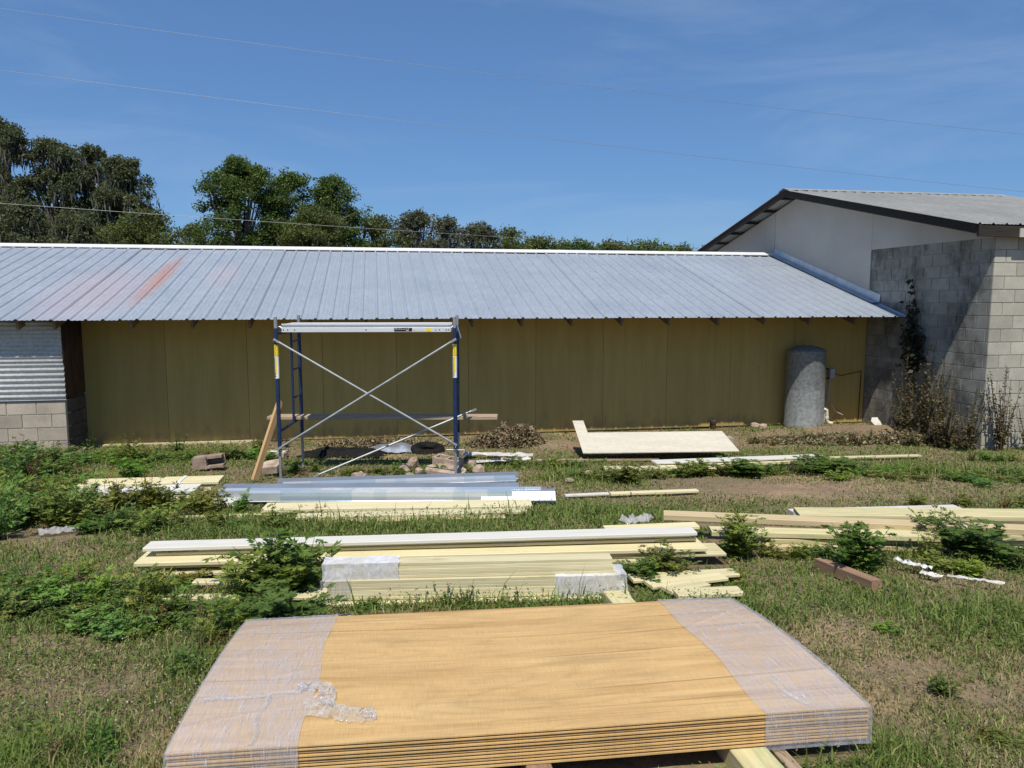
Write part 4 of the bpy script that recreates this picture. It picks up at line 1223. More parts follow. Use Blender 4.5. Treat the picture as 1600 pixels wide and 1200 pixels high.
g = G(672, 737); hollow_block('concrete_block', (g.x + 0.02, g.y + 0.06, g.z + 0.06), (R(4), R(5), R(-25)), 'hollow concrete block on top of the rubble by the right scaffold foot', MATS['rubble'])
def chunk(name, p, sx_, sy_, sz_, rot, mat, lab, cat, seed):
    r = np.random.default_rng(seed)
    V = []; F = []; n = 8
    for i, (rad, z) in enumerate(((0.8, 0), (1.0, 0.35), (0.85, 0.8), (0.45, 1.0))):
        for k in range(n):
            t = 2 * math.pi * k / n; q = rad * r.uniform(0.75, 1.15)
            V.append((sx_ * q * math.cos(t) * 0.5, sy_ * q * math.sin(t) * 0.5, sz_ * (z + r.uniform(-0.08, 0.08))))
    for i in range(3):
        for k in range(n): F.append((i * n + k, i * n + (k + 1) % n, (i + 1) * n + (k + 1) % n, (i + 1) * n + k))
    F.append(tuple(range(3 * n, 4 * n))); F.append(tuple(range(n))[::-1])
    return tag(MB().add(V, F).build(name, mat, None, p, rot), lab, cat)
def slab(p, w, d, h_, rot, mat, lab, cat='slab', name='concrete_slab'):
    m = MB()
    m.prism([(0, 0, 0), (w * 0.9, -0.02, 0), (w, d * 0.4, 0), (w * 0.85, d, 0), (w * 0.1, d * 0.95, 0), (-0.03, d * 0.5, 0)], (0, 0, h_))
    return tag(m.build(name, mat, None, p, rot), lab, cat)
g = G(664, 742); slab((g.x, g.y - 0.02, g.z + 0.0), 0.42, 0.3, 0.07, (R(6), R(4), R(-14)), MATS['rubble'], 'flat brown slab under the hollow block at the scaffold foot')
g = G(410, 742); slab((g.x, g.y, g.z), 0.22, 0.22, 0.09, (R(12), R(-8), R(5)), MATS['rubble'], 'tan slab of rubble behind the leaning stud')
g = G(436, 714); slab((g.x - 0.2, g.y, g.z + 0.01), 0.30, 0.2, 0.06, (R(0), R(3), R(0)), MATS['block_tan'], 'flat pale slab behind the left scaffold leg')
rub = [(632, 738, .16, .14, .12), (645, 730, .18, .15, .13), (655, 742, .14, .12, .10), (640, 748, .12, .12, .08), (735, 730, .2, .16, .1), (748, 738, .18, .16, .1), (722, 740, .14, .12, .08), (560, 745, .2, .15, .07), (920, 742, .22, .14, .06), (1180, 668, .2, .16, .1), (1192, 670, .22, .15, .1), (890, 752, .1, .1, .05)]
rl_ = ['brown lump of rubble furthest left beside the stacked slab', 'brown lump leaning at the left of the hollow block', 'small lump in front of the flat slab', 'smallest lump at the grass edge left of the slab', 'tan lump just right of the right scaffold leg', 'tan lump right of the scaffold leg near the white scrap', 'small lump at the base of the right scaffold leg', 'flat reddish stone in the grass under the scaffold', 'grey flat stone in the grass right of the scaffold', 'tan stone left of the tank by the wall', 'tan stone between the sheet and the tank', 'small pebble in the grass near the whitish strip']
for k, (u, v, a, b, c) in enumerate(rub):
    g = G(u, v); chunk('rubble_stone', (g.x, g.y, g.z - 0.01), a, b, c, (0, 0, k), MATS['rubble'], rl_[k], 'stone', k)
# white scrap strips right of the scaffold
def crumpled_strip(pa, pb, w, mat, lab, seed, dz=0.04, name='scrap_strip', amp=0.025, cat='scrap'):
    r = np.random.default_rng(seed); a = G(*pa, dz=dz); b = G(*pb, dz=dz); d = b - a; n = 14
    s = Vector((-d.y, d.x, 0)).normalized(); V = []; F = []
    for i in range(n + 1):
        for k in range(4):
            p = a + d * (i / n) + s * (w * (k / 3) * r.uniform(0.8, 1.15)) + Vector((0, 0, abs(r.normal(0, amp * 0.45)) + 0.004 * k)) - a
            V.append(p)
    for i in range(n):
        for k in range(3): F.append((i * 4 + k, i * 4 + k + 1, (i + 1) * 4 + k + 1, (i + 1) * 4 + k))
    o = MB().add(V, F).build(name, mat, None, a); solid(o, 0.004)
    return tag(o, lab, cat)
crumpled_strip((722, 712), (832, 714), 0.16, MATS['white_scrap'], 'crumpled white strip right of the scaffold below the brush heap', 1)
crumpled_strip((745, 724), (830, 719), 0.10, MATS['white_scrap'], 'ragged white strip in the grass in front of the crumpled one', 2)
crumpled_strip((1395, 878), (1455, 892), 0.03, MATS['film_white'], 'torn white plastic scrap in the grass right of the ferny weed', 5, 0.05, 'plastic_scrap', 0.03)
crumpled_strip((1436, 897), (1470, 905), 0.04, MATS['white_scrap'], 'small white flake in the grass below the torn plastic', 6, 0.03, 'plastic_scrap', 0.01)
crumpled_strip((1480, 902), (1570, 914), 0.008, MATS['white_scrap'], 'thin white cord of plastic in the grass at right', 8, 0.04, 'plastic_scrap', 0.012)
crumpled_strip((982, 822), (1022, 816), 0.12, MATS['film_loose'], 'clear crumpled plastic in the grass behind the middle stack', 9, 0.06, 'plastic_scrap', 0.05)
crumpled_strip((62, 838), (125, 830), 0.14, MATS['film_loose'], 'clear crumpled plastic on the bare dirt at left', 10, 0.02, 'plastic_scrap', 0.02)
g = G(1366, 674); slab((g.x, g.y, g.z + 0.10), 0.13, 0.3, 0.015, (R(20), 0, R(-12)), MATS['white_scrap'], 'white shard standing on the dirt heap by the block wall', 'scrap', 'white_shard')
for k, (u, v) in enumerate([(1385, 684), (1398, 678), (1410, 686), (1392, 690)]):
    g = G(u, v); chunk('rubble_stone', (g.x, g.y, g.z + 0.02), .2, .12, .06, (0, 0.2, k * 1.3), MATS['white_scrap'], ['whitish chunk left in the heap at the block wall', 'whitish chunk at the back of the heap at the block wall', 'whitish chunk nearest the vines in the heap', 'whitish chunk at the front of the heap at the block wall'][k], 'stone', 30 + k)
# dark tyre, and a black sheet added as shade under the scaffold
def crumpled_sheet(p, lx, ly, mat, name, lab, cat, seed, amp):
    r = np.random.default_rng(seed); n, k_ = 16, 10; V = []; F = []
    for j in range(k_ + 1):
        for i in range(n + 1):
            x, y = i / n - 0.5, j / k_ - 0.5
            z = amp * (0.4 + float(fnoise(np.array([x * 5 + seed]), np.array([y * 5.0]))[0])) * (1 - 3.2 * max(x * x, y * y)) + r.uniform(0, 0.006)
            V.append((x * lx * (1 + 0.1 * math.sin(j)), y * ly * (1 + 0.12 * math.cos(i * 1.3)), max(z, 0.003)))
    for j in range(k_):
        for i in range(n): F.append((j * (n + 1) + i, j * (n + 1) + i + 1, (j + 1) * (n + 1) + i + 1, (j + 1) * (n + 1) + i))
    return tag(MB().add(V, F).build(name, mat, None, p, smooth=True), lab, cat)
g = G(615, 705); crumpled_sheet((g.x, g.y, g.z), 0.75, 0.4, MATS['grey_metal'], 'crumpled_sheet', 'bluish crumpled sheet lying in the shade under the scaffold', 'sheet', 3, 0.12)
g = G(535, 712); crumpled_sheet((g.x, g.y, g.z), 1.15, 0.42, MATS['black'], 'black_shade_sheet', 'crumpled black sheet added as shade under the left of the scaffold', 'shade_sheet', 5, 0.12)
g = G(668, 706); V = []; F = []
m = MB()
for i in range(24):
    for k in range(10):
        t, q = 2 * math.pi * i / 24, 2 * math.pi * k / 10
        m.v.append(((0.19 + 0.07 * math.cos(q)) * math.cos(t), (0.19 + 0.07 * math.cos(q)) * math.sin(t), 0.07 + 0.06 * math.sin(q)))
for i in range(24):
    for k in range(10): m.f.append((i * 10 + k, ((i + 1) % 24) * 10 + k, ((i + 1) % 24) * 10 + (k + 1) % 10, i * 10 + (k + 1) % 10))
tag(m.build('old_tyre', MATS['black'], None, (g.x, g.y, g.z - 0.03), (0.12, 0.05, 0), smooth=True), 'old black tyre in the shade under the scaffold beside the rubble', 'tyre')

# ------------------------------------------------------------------ overhead wires
def wire(pts, Y0, Y1, rad, lab):
    P_ = []
    n = len(pts)
    for i in range(n - 1):
        for k in range(8):
            f = k / 8; u = pts[i][0] * (1 - f) + pts[i + 1][0] * f; v = pts[i][1] * (1 - f) + pts[i + 1][1] * f
            P_.append((u, v))
    P_.append(pts[-1])
    W = []
    for (u, v) in P_:
        f = (u - pts[0][0]) / (pts[-1][0] - pts[0][0]); W.append(on_y(u, v, Y0 + (Y1 - Y0) * f))
    a, b = W[0], W[-1]
    # one smooth sagging span through first, middle and last points
    mid = W[len(W) // 2]; base = (a + b) / 2; sag = base.z - mid.z
    out = [a + (b - a) * t - Vector((0, 0, 4 * sag * t * (1 - t))) for t in [k / 40 for k in range(41)]]
    tag(MB().tube(out, rad, 6).build('power_line', MATS['wire'], None, smooth=True), lab, 'wire', 'power lines')
wire([(-300, -30), (700, 136), (1900, 238)], 24, 32, 0.0055, 'highest thin wire crossing the blue sky')
wire([(-300, 70), (800, 230), (1900, 330)], 24, 32, 0.006, 'middle thin wire slanting across the sky above the block building')
wire([(-300, 296), (500, 362), (1300, 400)], 26, 38, 0.007, 'lowest wire passing in front of the trees above the shed roof')

# ------------------------------------------------------------------ foliage builders
def unit(v): return v / (np.linalg.norm(v, axis=-1, keepdims=True) + 1e-9)
def diamonds(C, U, N_, ln, wd, col, fold=0.0):
    """leaf-shaped quads: base at C, pointing U, facing N_, length ln, width wd"""
    U = unit(U); S_ = unit(np.cross(U, N_)); n = len(C)
    ln = np.broadcast_to(np.asarray(ln, float), (n,))[:, None]; wd = np.broadcast_to(np.asarray(wd, float), (n,))[:, None]
    Nn = np.cross(S_, U)
    V = np.empty((n, 4, 3)); V[:, 0] = C; V[:, 1] = C + U * ln * 0.45 + S_ * wd * 0.5 + Nn * wd * fold; V[:, 2] = C + U * ln; V[:, 3] = C + U * ln * 0.45 - S_ * wd * 0.5 + Nn * wd * fold
    Q = np.arange(n * 4).reshape(n, 4)
    return V.reshape(-1, 3), Q, np.repeat(col, 4, axis=0)
def cat_geo(parts):
    V = []; Qs = []; C = []; o = 0
    for v, q, c in parts:
        V.append(v); Qs.append(q + o); C.append(c); o += len(v)
    return np.concatenate(V), np.concatenate(Qs), np.concatenate(C)
def stem_geo(P0, P1, r0, r1, col):
    """3-sided stems as quads"""
    n = len(P0); D_ = unit(P1 - P0); a = unit(np.cross(D_, np.array([0.3, 0.8, 0.1]) + 0 * D_)); b = np.cross(D_, a)
    V = np.empty((n, 6, 3))
    for k in range(3):
        t = 2 * math.pi * k / 3; o = a * math.cos(t) + b * math.sin(t)
        V[:, k] = P0 + o * r0; V[:, 3 + k] = P1 + o * r1
    base = np.arange(n)[:, None] * 6
    Qs = np.concatenate([base + np.array([[k, (k + 1) % 3, 3 + (k + 1) % 3, 3 + k]]) for k in range(3)])
    return V.reshape(-1, 3), Qs, np.repeat(np.broadcast_to(col, (n, 3)), 6, axis=0)

def ferny(seed, nst=22, g1=(0.065, 0.130, 0.018), g2=(0.185, 0.285, 0.055), leaflet=0.055, per=9, lf=7, spread=0.75):
    """bushy weed, about 1 m tall and 1.3 m wide before scaling: stems carrying feathery compound leaves"""
    r = np.random.default_rng(seed)
    parts = []
    az = r.uniform(0, 2 * math.pi, nst); lean = r.uniform(0.05, spread, nst); H_ = r.uniform(0.55, 1.0, nst)
    base = np.stack([r.normal(0, 0.09, nst), r.normal(0, 0.09, nst), np.zeros(nst)], -1)
    tip = base + np.stack([np.cos(az) * lean * H_, np.sin(az) * lean * H_, H_ * np.sqrt(1.1 - np.minimum(lean, 0.9) ** 2 * 0.8)], -1)
    parts.append(stem_geo(base, tip, 0.010, 0.003, np.array([0.07, 0.09, 0.03])))
    C, U, Nn, K = [], [], [], []
    for s in range(nst):
        for k in range(per):
            f = 0.18 + 0.82 * (k + r.random()) / per
            p = base[s] + (tip[s] - base[s]) * f + np.array([0, 0, -0.04 * math.sin(f * 3)])
            a = r.uniform(0, 2 * math.pi); up = r.uniform(-0.25, 1.0)
            d = np.array([math.cos(a), math.sin(a), up]); d /= np.linalg.norm(d)
            sd = np.cross(d, [0, 0, 1]); sd /= np.linalg.norm(sd)
            Lr = r.uniform(0.10, 0.2) * (1.15 - 0.5 * f)
            shade = r.random()
            for j in range(lf):
                q = (j + 0.5) / lf; side = 1 if j % 2 else -1
                C.append(p + d * Lr * q); U.append(d * 0.7 + sd * side * (1.0 - 0.5 * q) + np.array([0, 0, r.normal(0, 0.15)])); Nn.append(np.array([r.normal(0, 0.6), r.normal(0, 0.6) - 0.25, 0.9])); K.append(shade * 0.7 + 0.3 * r.random())
            C.append(p + d * Lr); U.append(d); Nn.append(np.array([0.1, 0, 1])); K.append(shade)
    K = np.array(K)[:, None]; col = np.array(g1) * (1 - K) + np.array(g2) * K
    n = len(C)
    parts.append(diamonds(np.array(C), np.array(U), np.array(Nn), leaflet * r.uniform(0.7, 1.3, n), leaflet * 0.42 * r.uniform(0.7, 1.2, n), col))
    return cat_geo(parts)

def broad(seed, nst=7, per=8, g1=(0.05, 0.10, 0.02), g2=(0.12, 0.20, 0.045), leaf=0.16, lean=0.35, stemc=(0.06, 0.08, 0.03), wr=0.5):
    r = np.random.default_rng(seed); parts = []
    az = r.uniform(0, 2 * math.pi, nst); ln = r.uniform(0.02, lean, nst); H_ = r.uniform(0.5, 1.0, nst)
    base = np.stack([r.normal(0, 0.06, nst), r.normal(0, 0.06, nst), np.zeros(nst)], -1)
    tip = base + np.stack([np.cos(az) * ln, np.sin(az) * ln, H_], -1)
    parts.append(stem_geo(base, tip, 0.012, 0.004, np.array(stemc)))
    n = nst * per; f = 0.12 + 0.88 * r.random(n); s = np.repeat(np.arange(nst), per)
    C = base[s] + (tip[s] - base[s]) * f[:, None]; a = r.uniform(0, 2 * math.pi, n)
    U = np.stack([np.cos(a), np.sin(a), r.uniform(-0.35, 0.6, n)], -1); Nn = np.stack([r.normal(0, 0.4, n), r.normal(0, 0.4, n), np.ones(n)], -1)
    K = r.random(n)[:, None]; col = np.array(g1) * (1 - K) + np.array(g2) * K
    sz = leaf * (1.2 - 0.6 * f) * r.uniform(0.6, 1.2, n)
    parts.append(diamonds(C, U, Nn, sz, sz * wr, col, 0.15))
    return cat_geo(parts)

def xform(geo, pos, sc_, rot, zsc=None, tint=1.0):
    V, Q, C = geo; c, s = math.cos(rot), math.sin(rot)
    W = np.empty_like(V); sx_ = sc_; sz_ = zsc if zsc else sc_
    W[:, 0] = (V[:, 0] * c - V[:, 1] * s) * sx_ + pos[0]; W[:, 1] = (V[:, 0] * s + V[:, 1] * c) * sx_ + pos[1]; W[:, 2] = V[:, 2] * sz_ + pos[2]
    return W, Q, C * tint

FERN = [ferny(100 + k, 18, leaflet=0.12, per=8, lf=5) for k in range(3)] + [ferny(110 + k, 15, (0.06, 0.11, 0.02), (0.18, 0.25, 0.06), 0.13, 7, 5, 0.9) for k in range(2)]
FERN_BIG = [ferny(130 + k, 30, leaflet=0.11, per=10, lf=7, spread=0.85) for k in range(3)] + [ferny(140 + k, 28, (0.06, 0.11, 0.02), (0.17, 0.24, 0.06), 0.09, 9, 7, 0.85) for k in range(2)]
BROAD = [broad(200 + k) for k in range(3)]
DEAD = [broad(300 + k, 8, 26, (0.10, 0.065, 0.035), (0.26, 0.19, 0.10), 0.075, 0.28, (0.12, 0.08, 0.05)) for k in range(2)]
HALF = [broad(320 + k, 15, 44, (0.05, 0.06, 0.022), (0.26, 0.22, 0.11), 0.085, 0.34, (0.14, 0.09, 0.06)) for k in range(3)]

# ---- individual weeds that stand out
fern_me = [fast_mesh('weed_foliage', *g[:2], None, MATS['leaf'], g[2] * np.array(t_)) for g, t_ in zip(FERN_BIG, ((0.9, 0.9, 0.9), (1.3, 1.02, 0.95), (0.82, 0.8, 0.9), (1.1, 1.0, 0.9), (1.35, 1.05, 1.0)))]
broad_me = [fast_mesh('weed_foliage', *g[:2], None, MATS['leaf'], g[2]) for g in BROAD]
dead_me = [fast_mesh('weed_foliage', *g[:2], None, MATS['dry'], g[2]) for g in DEAD]
half_me = [fast_mesh('weed_foliage', *g[:2], None, MATS['leaf'], g[2]) for g in HALF]
FG = 'ferny green weeds among the lumber'
def weed(me, u, v, h_, w, lab, grp=None, rz=None, cat='weed', name='weed_plant', off=None):
    p = G(u, v)
    if off: p = Vector(off)
    o = link(name, me, None, (p.x, p.y, gz(p.x, p.y) - 0.01), (0, 0, rz if rz is not None else random.uniform(0, 6)))
    k_ = 1.25 if grp == FG else 1.0
    o.scale = (w * k_, w * k_, h_ * 1.12 if grp == FG else h_); tag(o, lab, cat, grp)
    return o
FG = 'ferny green weeds among the lumber'
weed(fern_me[0], 455, 922, 0.40, 0.38, 'big ferny weed growing over the left half of the middle stack', FG)
weed(fern_me[1], 405, 945, 0.30, 0.36, 'ferny weed just left of the wrapped siding bundles', FG)
weed(fern_me[2], 430, 985, 0.24, 0.34, 'low ferny weed behind the film wrapped left corner of the plywood', FG)
weed(fern_me[1], 1150, 868, 0.30, 0.30, 'ferny weed between the middle stack and the right lumber pile', FG)
weed(fern_me[0], 1335, 888, 0.33, 0.36, 'ferny weed in front of the right lumber pile', FG)
weed(fern_me[2], 1530, 872, 0.26, 0.44, 'wide dark weed covering the right end of the lumber pile', FG)
weed(fern_me[3], 1470, 858, 0.30, 0.28, 'weed poking up in front of the knotty green board', FG)
weed(fern_me[4], 1040, 898, 0.22, 0.30, 'low weed in front of the right end of the middle stack', FG)
weed(fern_me[0], 1000, 908, 0.17, 0.22, 'low weed beside the right end of the wrapped bundles', FG)
weed(fern_me[1], 1090, 742, 0.18, 0.36, 'green weed in front of the boards by the L shaped sheet', FG)
weed(fern_me[0], 1165, 744, 0.22, 0.42, 'green weed in front of the white topped board before the tank', FG)
weed(fern_me[2], 1290, 738, 0.20, 0.56, 'broad green weed patch in front of the tank', FG)
weed(fern_me[4], 980, 752, 0.24, 0.34, 'green weed below the left tip of the L shaped sheet', FG)
weed(fern_me[3], 1470, 1085, 0.10, 0.10, 'small round tuft on the bare patch at lower right', FG)
weed(broad_me[0], 865, 886, 0.16, 0.22, 'bright broad leaved seedling in the gap of the middle stack', 'seedlings in the lumber', 1.0)
weed(broad_me[1], 842, 888, 0.10, 0.18, 'small seedling left of the bright broad leaved one', 'seedlings in the lumber', 2.0)
weed(broad_me[2], 962, 893, 0.14, 0.2, 'broad leaved seedling at the right end of the wrapped bundles', 'seedlings in the lumber', 3.0)
weed(broad_me[1], 700, 945, 0.16, 0.2, 'seedling in front of the siding bundles, left of a pair', 'seedlings in the lumber', 0.4)
weed(broad_me[2], 727, 946, 0.16, 0.2, 'seedling in front of the siding bundles, right of a pair', 'seedlings in the lumber', 5.4)
weed(broad_me[0], 142, 704, 0.40, 0.35, 'upright leafy weed at the corner of the dark rusty bay', None, 0.2)
weed(broad_me[1], 282, 704, 0.36, 0.7, 'dark bushy weed at the foot of the ochre wall left of the scaffold', None, 1.2)
weed(broad_me[2], 245, 712, 0.26, 0.6, 'lower leafy weed left of the broken block', None, 2.2)
DG = 'dry brown weeds by the left block wall'
for u, v, h_, lab in ((18, 702, .38, 'dry brown weed furthest left by the tan block wall'), (38, 703, .46, 'taller dry weed by the tan block wall'), (80, 702, .42, 'dry brown weed near the corner of the tan block wall')):
    weed(dead_me[u % 2], u, v, h_, 0.3, lab, DG)
HG = 'half dried climbing weeds at the right block wall'
def bweed(me, lx, ly, h_, w, lab, rz):
    p = B2W(lx, ly); weed(me, 0, 900, h_ * 1.25, w, lab, HG, rz, off=(p.x, p.y, 0))
bweed(half_me[0], -0.22, -1.42, 1.10, 0.75, 'half dried weed leftmost of the tall ones at the block wall', 0.3)
bweed(half_me[1], -0.20, -1.85, 1.35, 0.70, 'tallest half dried weed at the shaded block wall', 1.3)
bweed(half_me[2], -0.24, -2.25, 1.20, 0.70, 'half dried reddish weed near the block building corner', 2.3)
bweed(half_me[0], 0.12, -3.12, 1.05, 0.70, 'half dried weed standing right at the corner of the block building', 3.3)
bweed(half_me[1], 0.55, -3.18, 0.75, 0.6, 'half dried weed on the sunny side of the block corner', 4.3)
bweed(half_me[2], -0.45, -1.75, 0.62, 0.9, 'low half dried bush in front of the tall ones at the block wall', 5.0)
bweed(half_me[0], -0.40, -2.55, 0.58, 0.9, 'low half dried bush just left of the block building corner', 5.6)
bweed(half_me[1], -0.30, -2.95, 0.80, 0.8, 'half dried weed in front of the shaded edge of the block wall', 0.9)
# dark vine clinging to the shaded block wall
r = np.random.default_rng(5)
def gp_(u, v):
    """pixel -> building point on the gable plane x=-0.03"""
    rr = ray(u, v); o = Vector((0, 0, CAMH)); lo, hi = 6.0, 30.0
    for _ in range(50):
        mdl = (lo + hi) / 2
        if W2B(o + rr * mdl).x < -0.03: lo = mdl
        else: hi = mdl
    return W2B(o + rr * lo)
stem_px = [(1426, 608), (1427, 575), (1431, 540), (1428, 512), (1432, 480), (1429, 455), (1425, 436)]
stem = [gp_(*p) for p in stem_px]
vine = empty('wall_vine', A, TH); tag(vine, 'dark ivy like vine clinging to the shaded block wall', 'vine')
MB().tube(stem, 0.007, 6).build('stem', MATS['bark'], vine, smooth=True)
MB().tube([gp_(1428, 520), gp_(1420, 495), gp_(1417, 470)], 0.004, 5).build('stem', MATS['bark'], vine)
C = []; K = []
dens = [(0.05, 10), (0.55, 130), (0.5, 170), (0.45, 120), (0.12, 24), (0.08, 16)]
for i in range(len(stem) - 1):
    wv, nn = [(0.05, 16), (0.13, 200), (0.12, 170), (0.06, 46), (0.025, 14), (0.03, 12)][i]
    for k in range(nn):
        f = r.random(); p = stem[i] * (1 - f) + stem[i + 1] * f
        C.append((p.x - abs(r.normal(0, 0.035)), p.y + r.normal(0, wv), p.z + r.normal(0, 0.04)))
for k in range(26):
    f = r.random(); p = gp_(1428, 520) * (1 - f) + gp_(1417, 470) * f; C.append((p.x - 0.01, p.y + r.normal(0, 0.03), p.z + r.normal(0, 0.03)))
C = np.array(C); n = len(C)
U = np.stack([r.normal(-0.3, 0.3, n), r.normal(0, 0.8, n), r.normal(-0.6, 0.5, n)], -1); Nn = np.stack([-np.ones(n), r.normal(0, 0.5, n), r.normal(0, 0.5, n)], -1)
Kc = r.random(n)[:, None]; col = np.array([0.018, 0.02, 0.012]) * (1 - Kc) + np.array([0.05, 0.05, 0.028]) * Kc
gV = diamonds(C, U, Nn, 0.09 * r.uniform(0.6, 1.2, n), 0.07 * r.uniform(0.6, 1.2, n), col, 0.1)
link('leaves', fast_mesh('leaves', *gV[:2], None, MATS['leaf'], gV[2]), vine)

# ------------------------------------------------------------------ grass, weeds and litter (nobody could count these)
def inside_rect(X, Y, a, b, w, pad=0.03):
    """points inside strip from a to b (world vectors) going w away"""
    dx_, dy_ = b.x - a.x, b.y - a.y; L0 = math.hypot(dx_, dy_); ux, uy = dx_ / L0, dy_ / L0
    s = (X - a.x) * ux + (Y - a.y) * uy; d = -(X - a.x) * uy + (Y - a.y) * ux
    return (s > -pad) & (s < L0 + pad) & (d > -pad) & (d < w + pad)
STRIPS = [(D.a, D.b, 0.36), (Eb.a, Eb.b, 0.27), (S.a, S.b, 0.6), (G(336, 791), G(868, 789), 0.46), (G(425, 766), G(812, 757), 0.27),
          (G(1112, 850), G(1680, 862), 0.30), (G(1037, 822), G(1680, 850), 0.2), (G(1250, 818), G(1690, 822), 0.25), (G(408, 804), G(832, 797), 0.26), (G(945, 737), G(1298, 726), 0.4)]
c2 = Vector((cNL.x, cNL.y, 0)); c3 = Vector((cNR.x, cNR.y, 0))
def blocked(X, Y):
    b = np.zeros(len(X), bool)
    for a, e, w in STRIPS: b |= inside_rect(X, Y, a, e, w, 0.0)
    b |= inside_rect(X, Y, c2, c3, 1.24, 0.02)
    return b
def bldg(X, Y):
    c, s = math.cos(TH), math.sin(TH); dx_, dy_ = X - A.x, Y - A.y
    lx = c * dx_ + s * dy_; ly = -s * dx_ + c * dy_
    return (ly > -0.03) | ((lx < LX + 0.02) & (ly > FY - 0.02)) | ((lx > -0.03) & (ly > FRY - 0.02))
BARE = [(140, 1065, 0.42, 0.22, .6), (200, 1010, 0.25, 0.12, .45), (1200, 765, 1.5, 0.5, 1.0), (1100, 752, 0.9, 0.35, .9), (880, 695, 0.8, 0.5, 1.0), (60, 838, 0.75, 0.28, 1.0), (1440, 1045, 0.28, 0.14, .75), (1520, 1085, 0.3, 0.12, .7), (1330, 975, 0.3, 0.2, .55), (80, 1000, 0.3, 0.16, .6), (60, 1070, 0.35, 0.12, .5),
        (1350, 678, 1.6, 0.45, .9), (1100, 690, 1.0, 0.5, .8), (620, 705, 1.6, 0.4, .75), (370, 735, 0.5, 0.25, .7), (860, 755, 0.4, 0.25, .6), (1560, 730, 0.8, 0.3, .5), (230, 1165, 0.12, 0.15, .8), (15, 905, 0.3, 0.25, .7), (1240, 905, 0.3, 0.2, .4), (700, 680, 2.0, 0.3, .7)]
def bare(X, Y):
    m = np.zeros(len(X))
    for u, v, rx, ry, a in BARE:
        p = G(u, v); m = np.maximum(m, a * np.exp(-(((X - p.x) / rx) ** 2 + ((Y - p.y) / ry) ** 2) ** 1.2))
    return m
LUSH = [(60, 770, 1.3, 0.8), (180, 720, 1.0, 0.5), (130, 800, 0.9, 0.4), (300, 835, 1.0, 0.4), (560, 825, 1.6, 0.3), (880, 805, 1.2, 0.35), (100, 930, 0.7, 0.35), (260, 950, 0.7, 0.35), (380, 1000, 0.4, 0.3), (760, 945, 1.5, 0.12), (1450, 735, 1.5, 0.5), (820, 730, 0.8, 0.3), (920, 745, 0.8, 0.4), (1550, 980, 0.5, 0.4), (1420, 870, 0.6, 0.25), (100, 1180, 0.4, 0.2), (1180, 960, 0.3, 0.2), (1330, 1180, 0.4, 0.12), (330, 1020, 0.25, 0.3)]
def lush(X, Y):
    m = np.zeros(len(X))
    for u, v, rx, ry in LUSH:
        p = G(u, v); m = np.maximum(m, np.exp(-(((X - p.x) / rx) ** 2 + ((Y - p.y) / ry) ** 2)))
    return m
def scatter(n, ymin=1.7, ymax=14.5, r=rng):
    Y = ymin * (ymax / ymin) ** r.random(n); X = (r.random(n) * 2 - 1) * (0.76 * Y + 1.9)
    return X, Y
def grass(n, name, kind):
    r = np.random.default_rng(21 if kind == 'grass' else 22)
    X, Y = scatter(n, r=r)
    b = bare(X, Y); l = lush(X, Y); nz = fnoise(X * 1.3, Y * 1.3); nf = fnoise(X * 4 + 30, Y * 4 + 11)
    keep = (r.random(n) > b * 1.15) & ~blocked(X, Y) & ~bldg(X, Y) & (r.random(n) < np.clip(0.25 + 1.5 * (nf - 0.36) + nz * 0.7 + 0.6 * l, 0.08, 1))
    X, Y, b, l, nz, nf = [a[keep] for a in (X, Y, b, l, nz, nf)]; n = len(X)
    Z = ghn(Y) + bumpz(X, Y) + heapz(X, Y) - 0.014
    hgt = (0.012 + 0.036 * r.random(n) ** 1.8) * (0.6 + 0.9 * nz) * (1 + 1.3 * l)
    tall = r.random(n) < 0.010 + 0.035 * l
    hgt = np.where(tall, hgt * r.uniform(1.6, 3.0, n), hgt)
    wd = (0.0011 + 0.00045 * Y) * r.uniform(0.7, 1.4, n)
    a = r.uniform(0, 2 * math.pi, n); lean = r.uniform(0.15, 1.3, n) * np.where(tall, 0.5, 1)
    dirv = np.stack([np.cos(a), np.sin(a), np.zeros(n)], -1); sd = np.stack([-np.sin(a), np.cos(a), np.zeros(n)], -1)
    tw = r.uniform(-0.8, 0.8, n)[:, None]; sd = sd + dirv * tw
    P = np.stack([X, Y, Z], -1); up = np.array([0, 0, 1.0])
    h1 = hgt[:, None]; w1 = wd[:, None]; le = lean[:, None]
    M_ = P + up * h1 * 0.55 + dirv * h1 * 0.3 * le; Tp = P + up * h1 * (1.0 - 0.25 * np.minimum(le, 1.2)) + dirv * h1 * 0.95 * le
    V = np.empty((n, 5, 3)); V[:, 0] = P - sd * w1; V[:, 1] = P + sd * w1; V[:, 2] = M_ + sd * w1 * 0.8; V[:, 3] = M_ - sd * w1 * 0.8; V[:, 4] = Tp
    i = np.arange(n)[:, None] * 5
    Qd = i + np.array([[0, 1, 2, 3]]); T = i + np.array([[3, 2, 4]])
    k = r.random(n)[:, None]; dryp = np.clip(0.33 - 0.5 * l + (0.52 - nz) * 1.9 + 0.35 * b, 0.04, 0.85)
    isd = (r.random(n) < dryp)[:, None]
    g1, g2 = np.array([0.088, 0.140, 0.025]), np.array([0.25, 0.325, 0.078]); d1, d2 = np.array([0.23, 0.195, 0.085]), np.array([0.46, 0.39, 0.20])
    col = np.where(isd, d1 * (1 - k) + d2 * k, g1 * (1 - k) + g2 * k)
    me = fast_mesh(name, V.reshape(-1, 3), Qd, T, MATS['leaf'], np.repeat(col, 5, 0))
    return tag(link(name, me), 'short patchy green and straw coloured grass over the yard', 'grass', kind='stuff')
grass(600000, 'grass', 'grass')

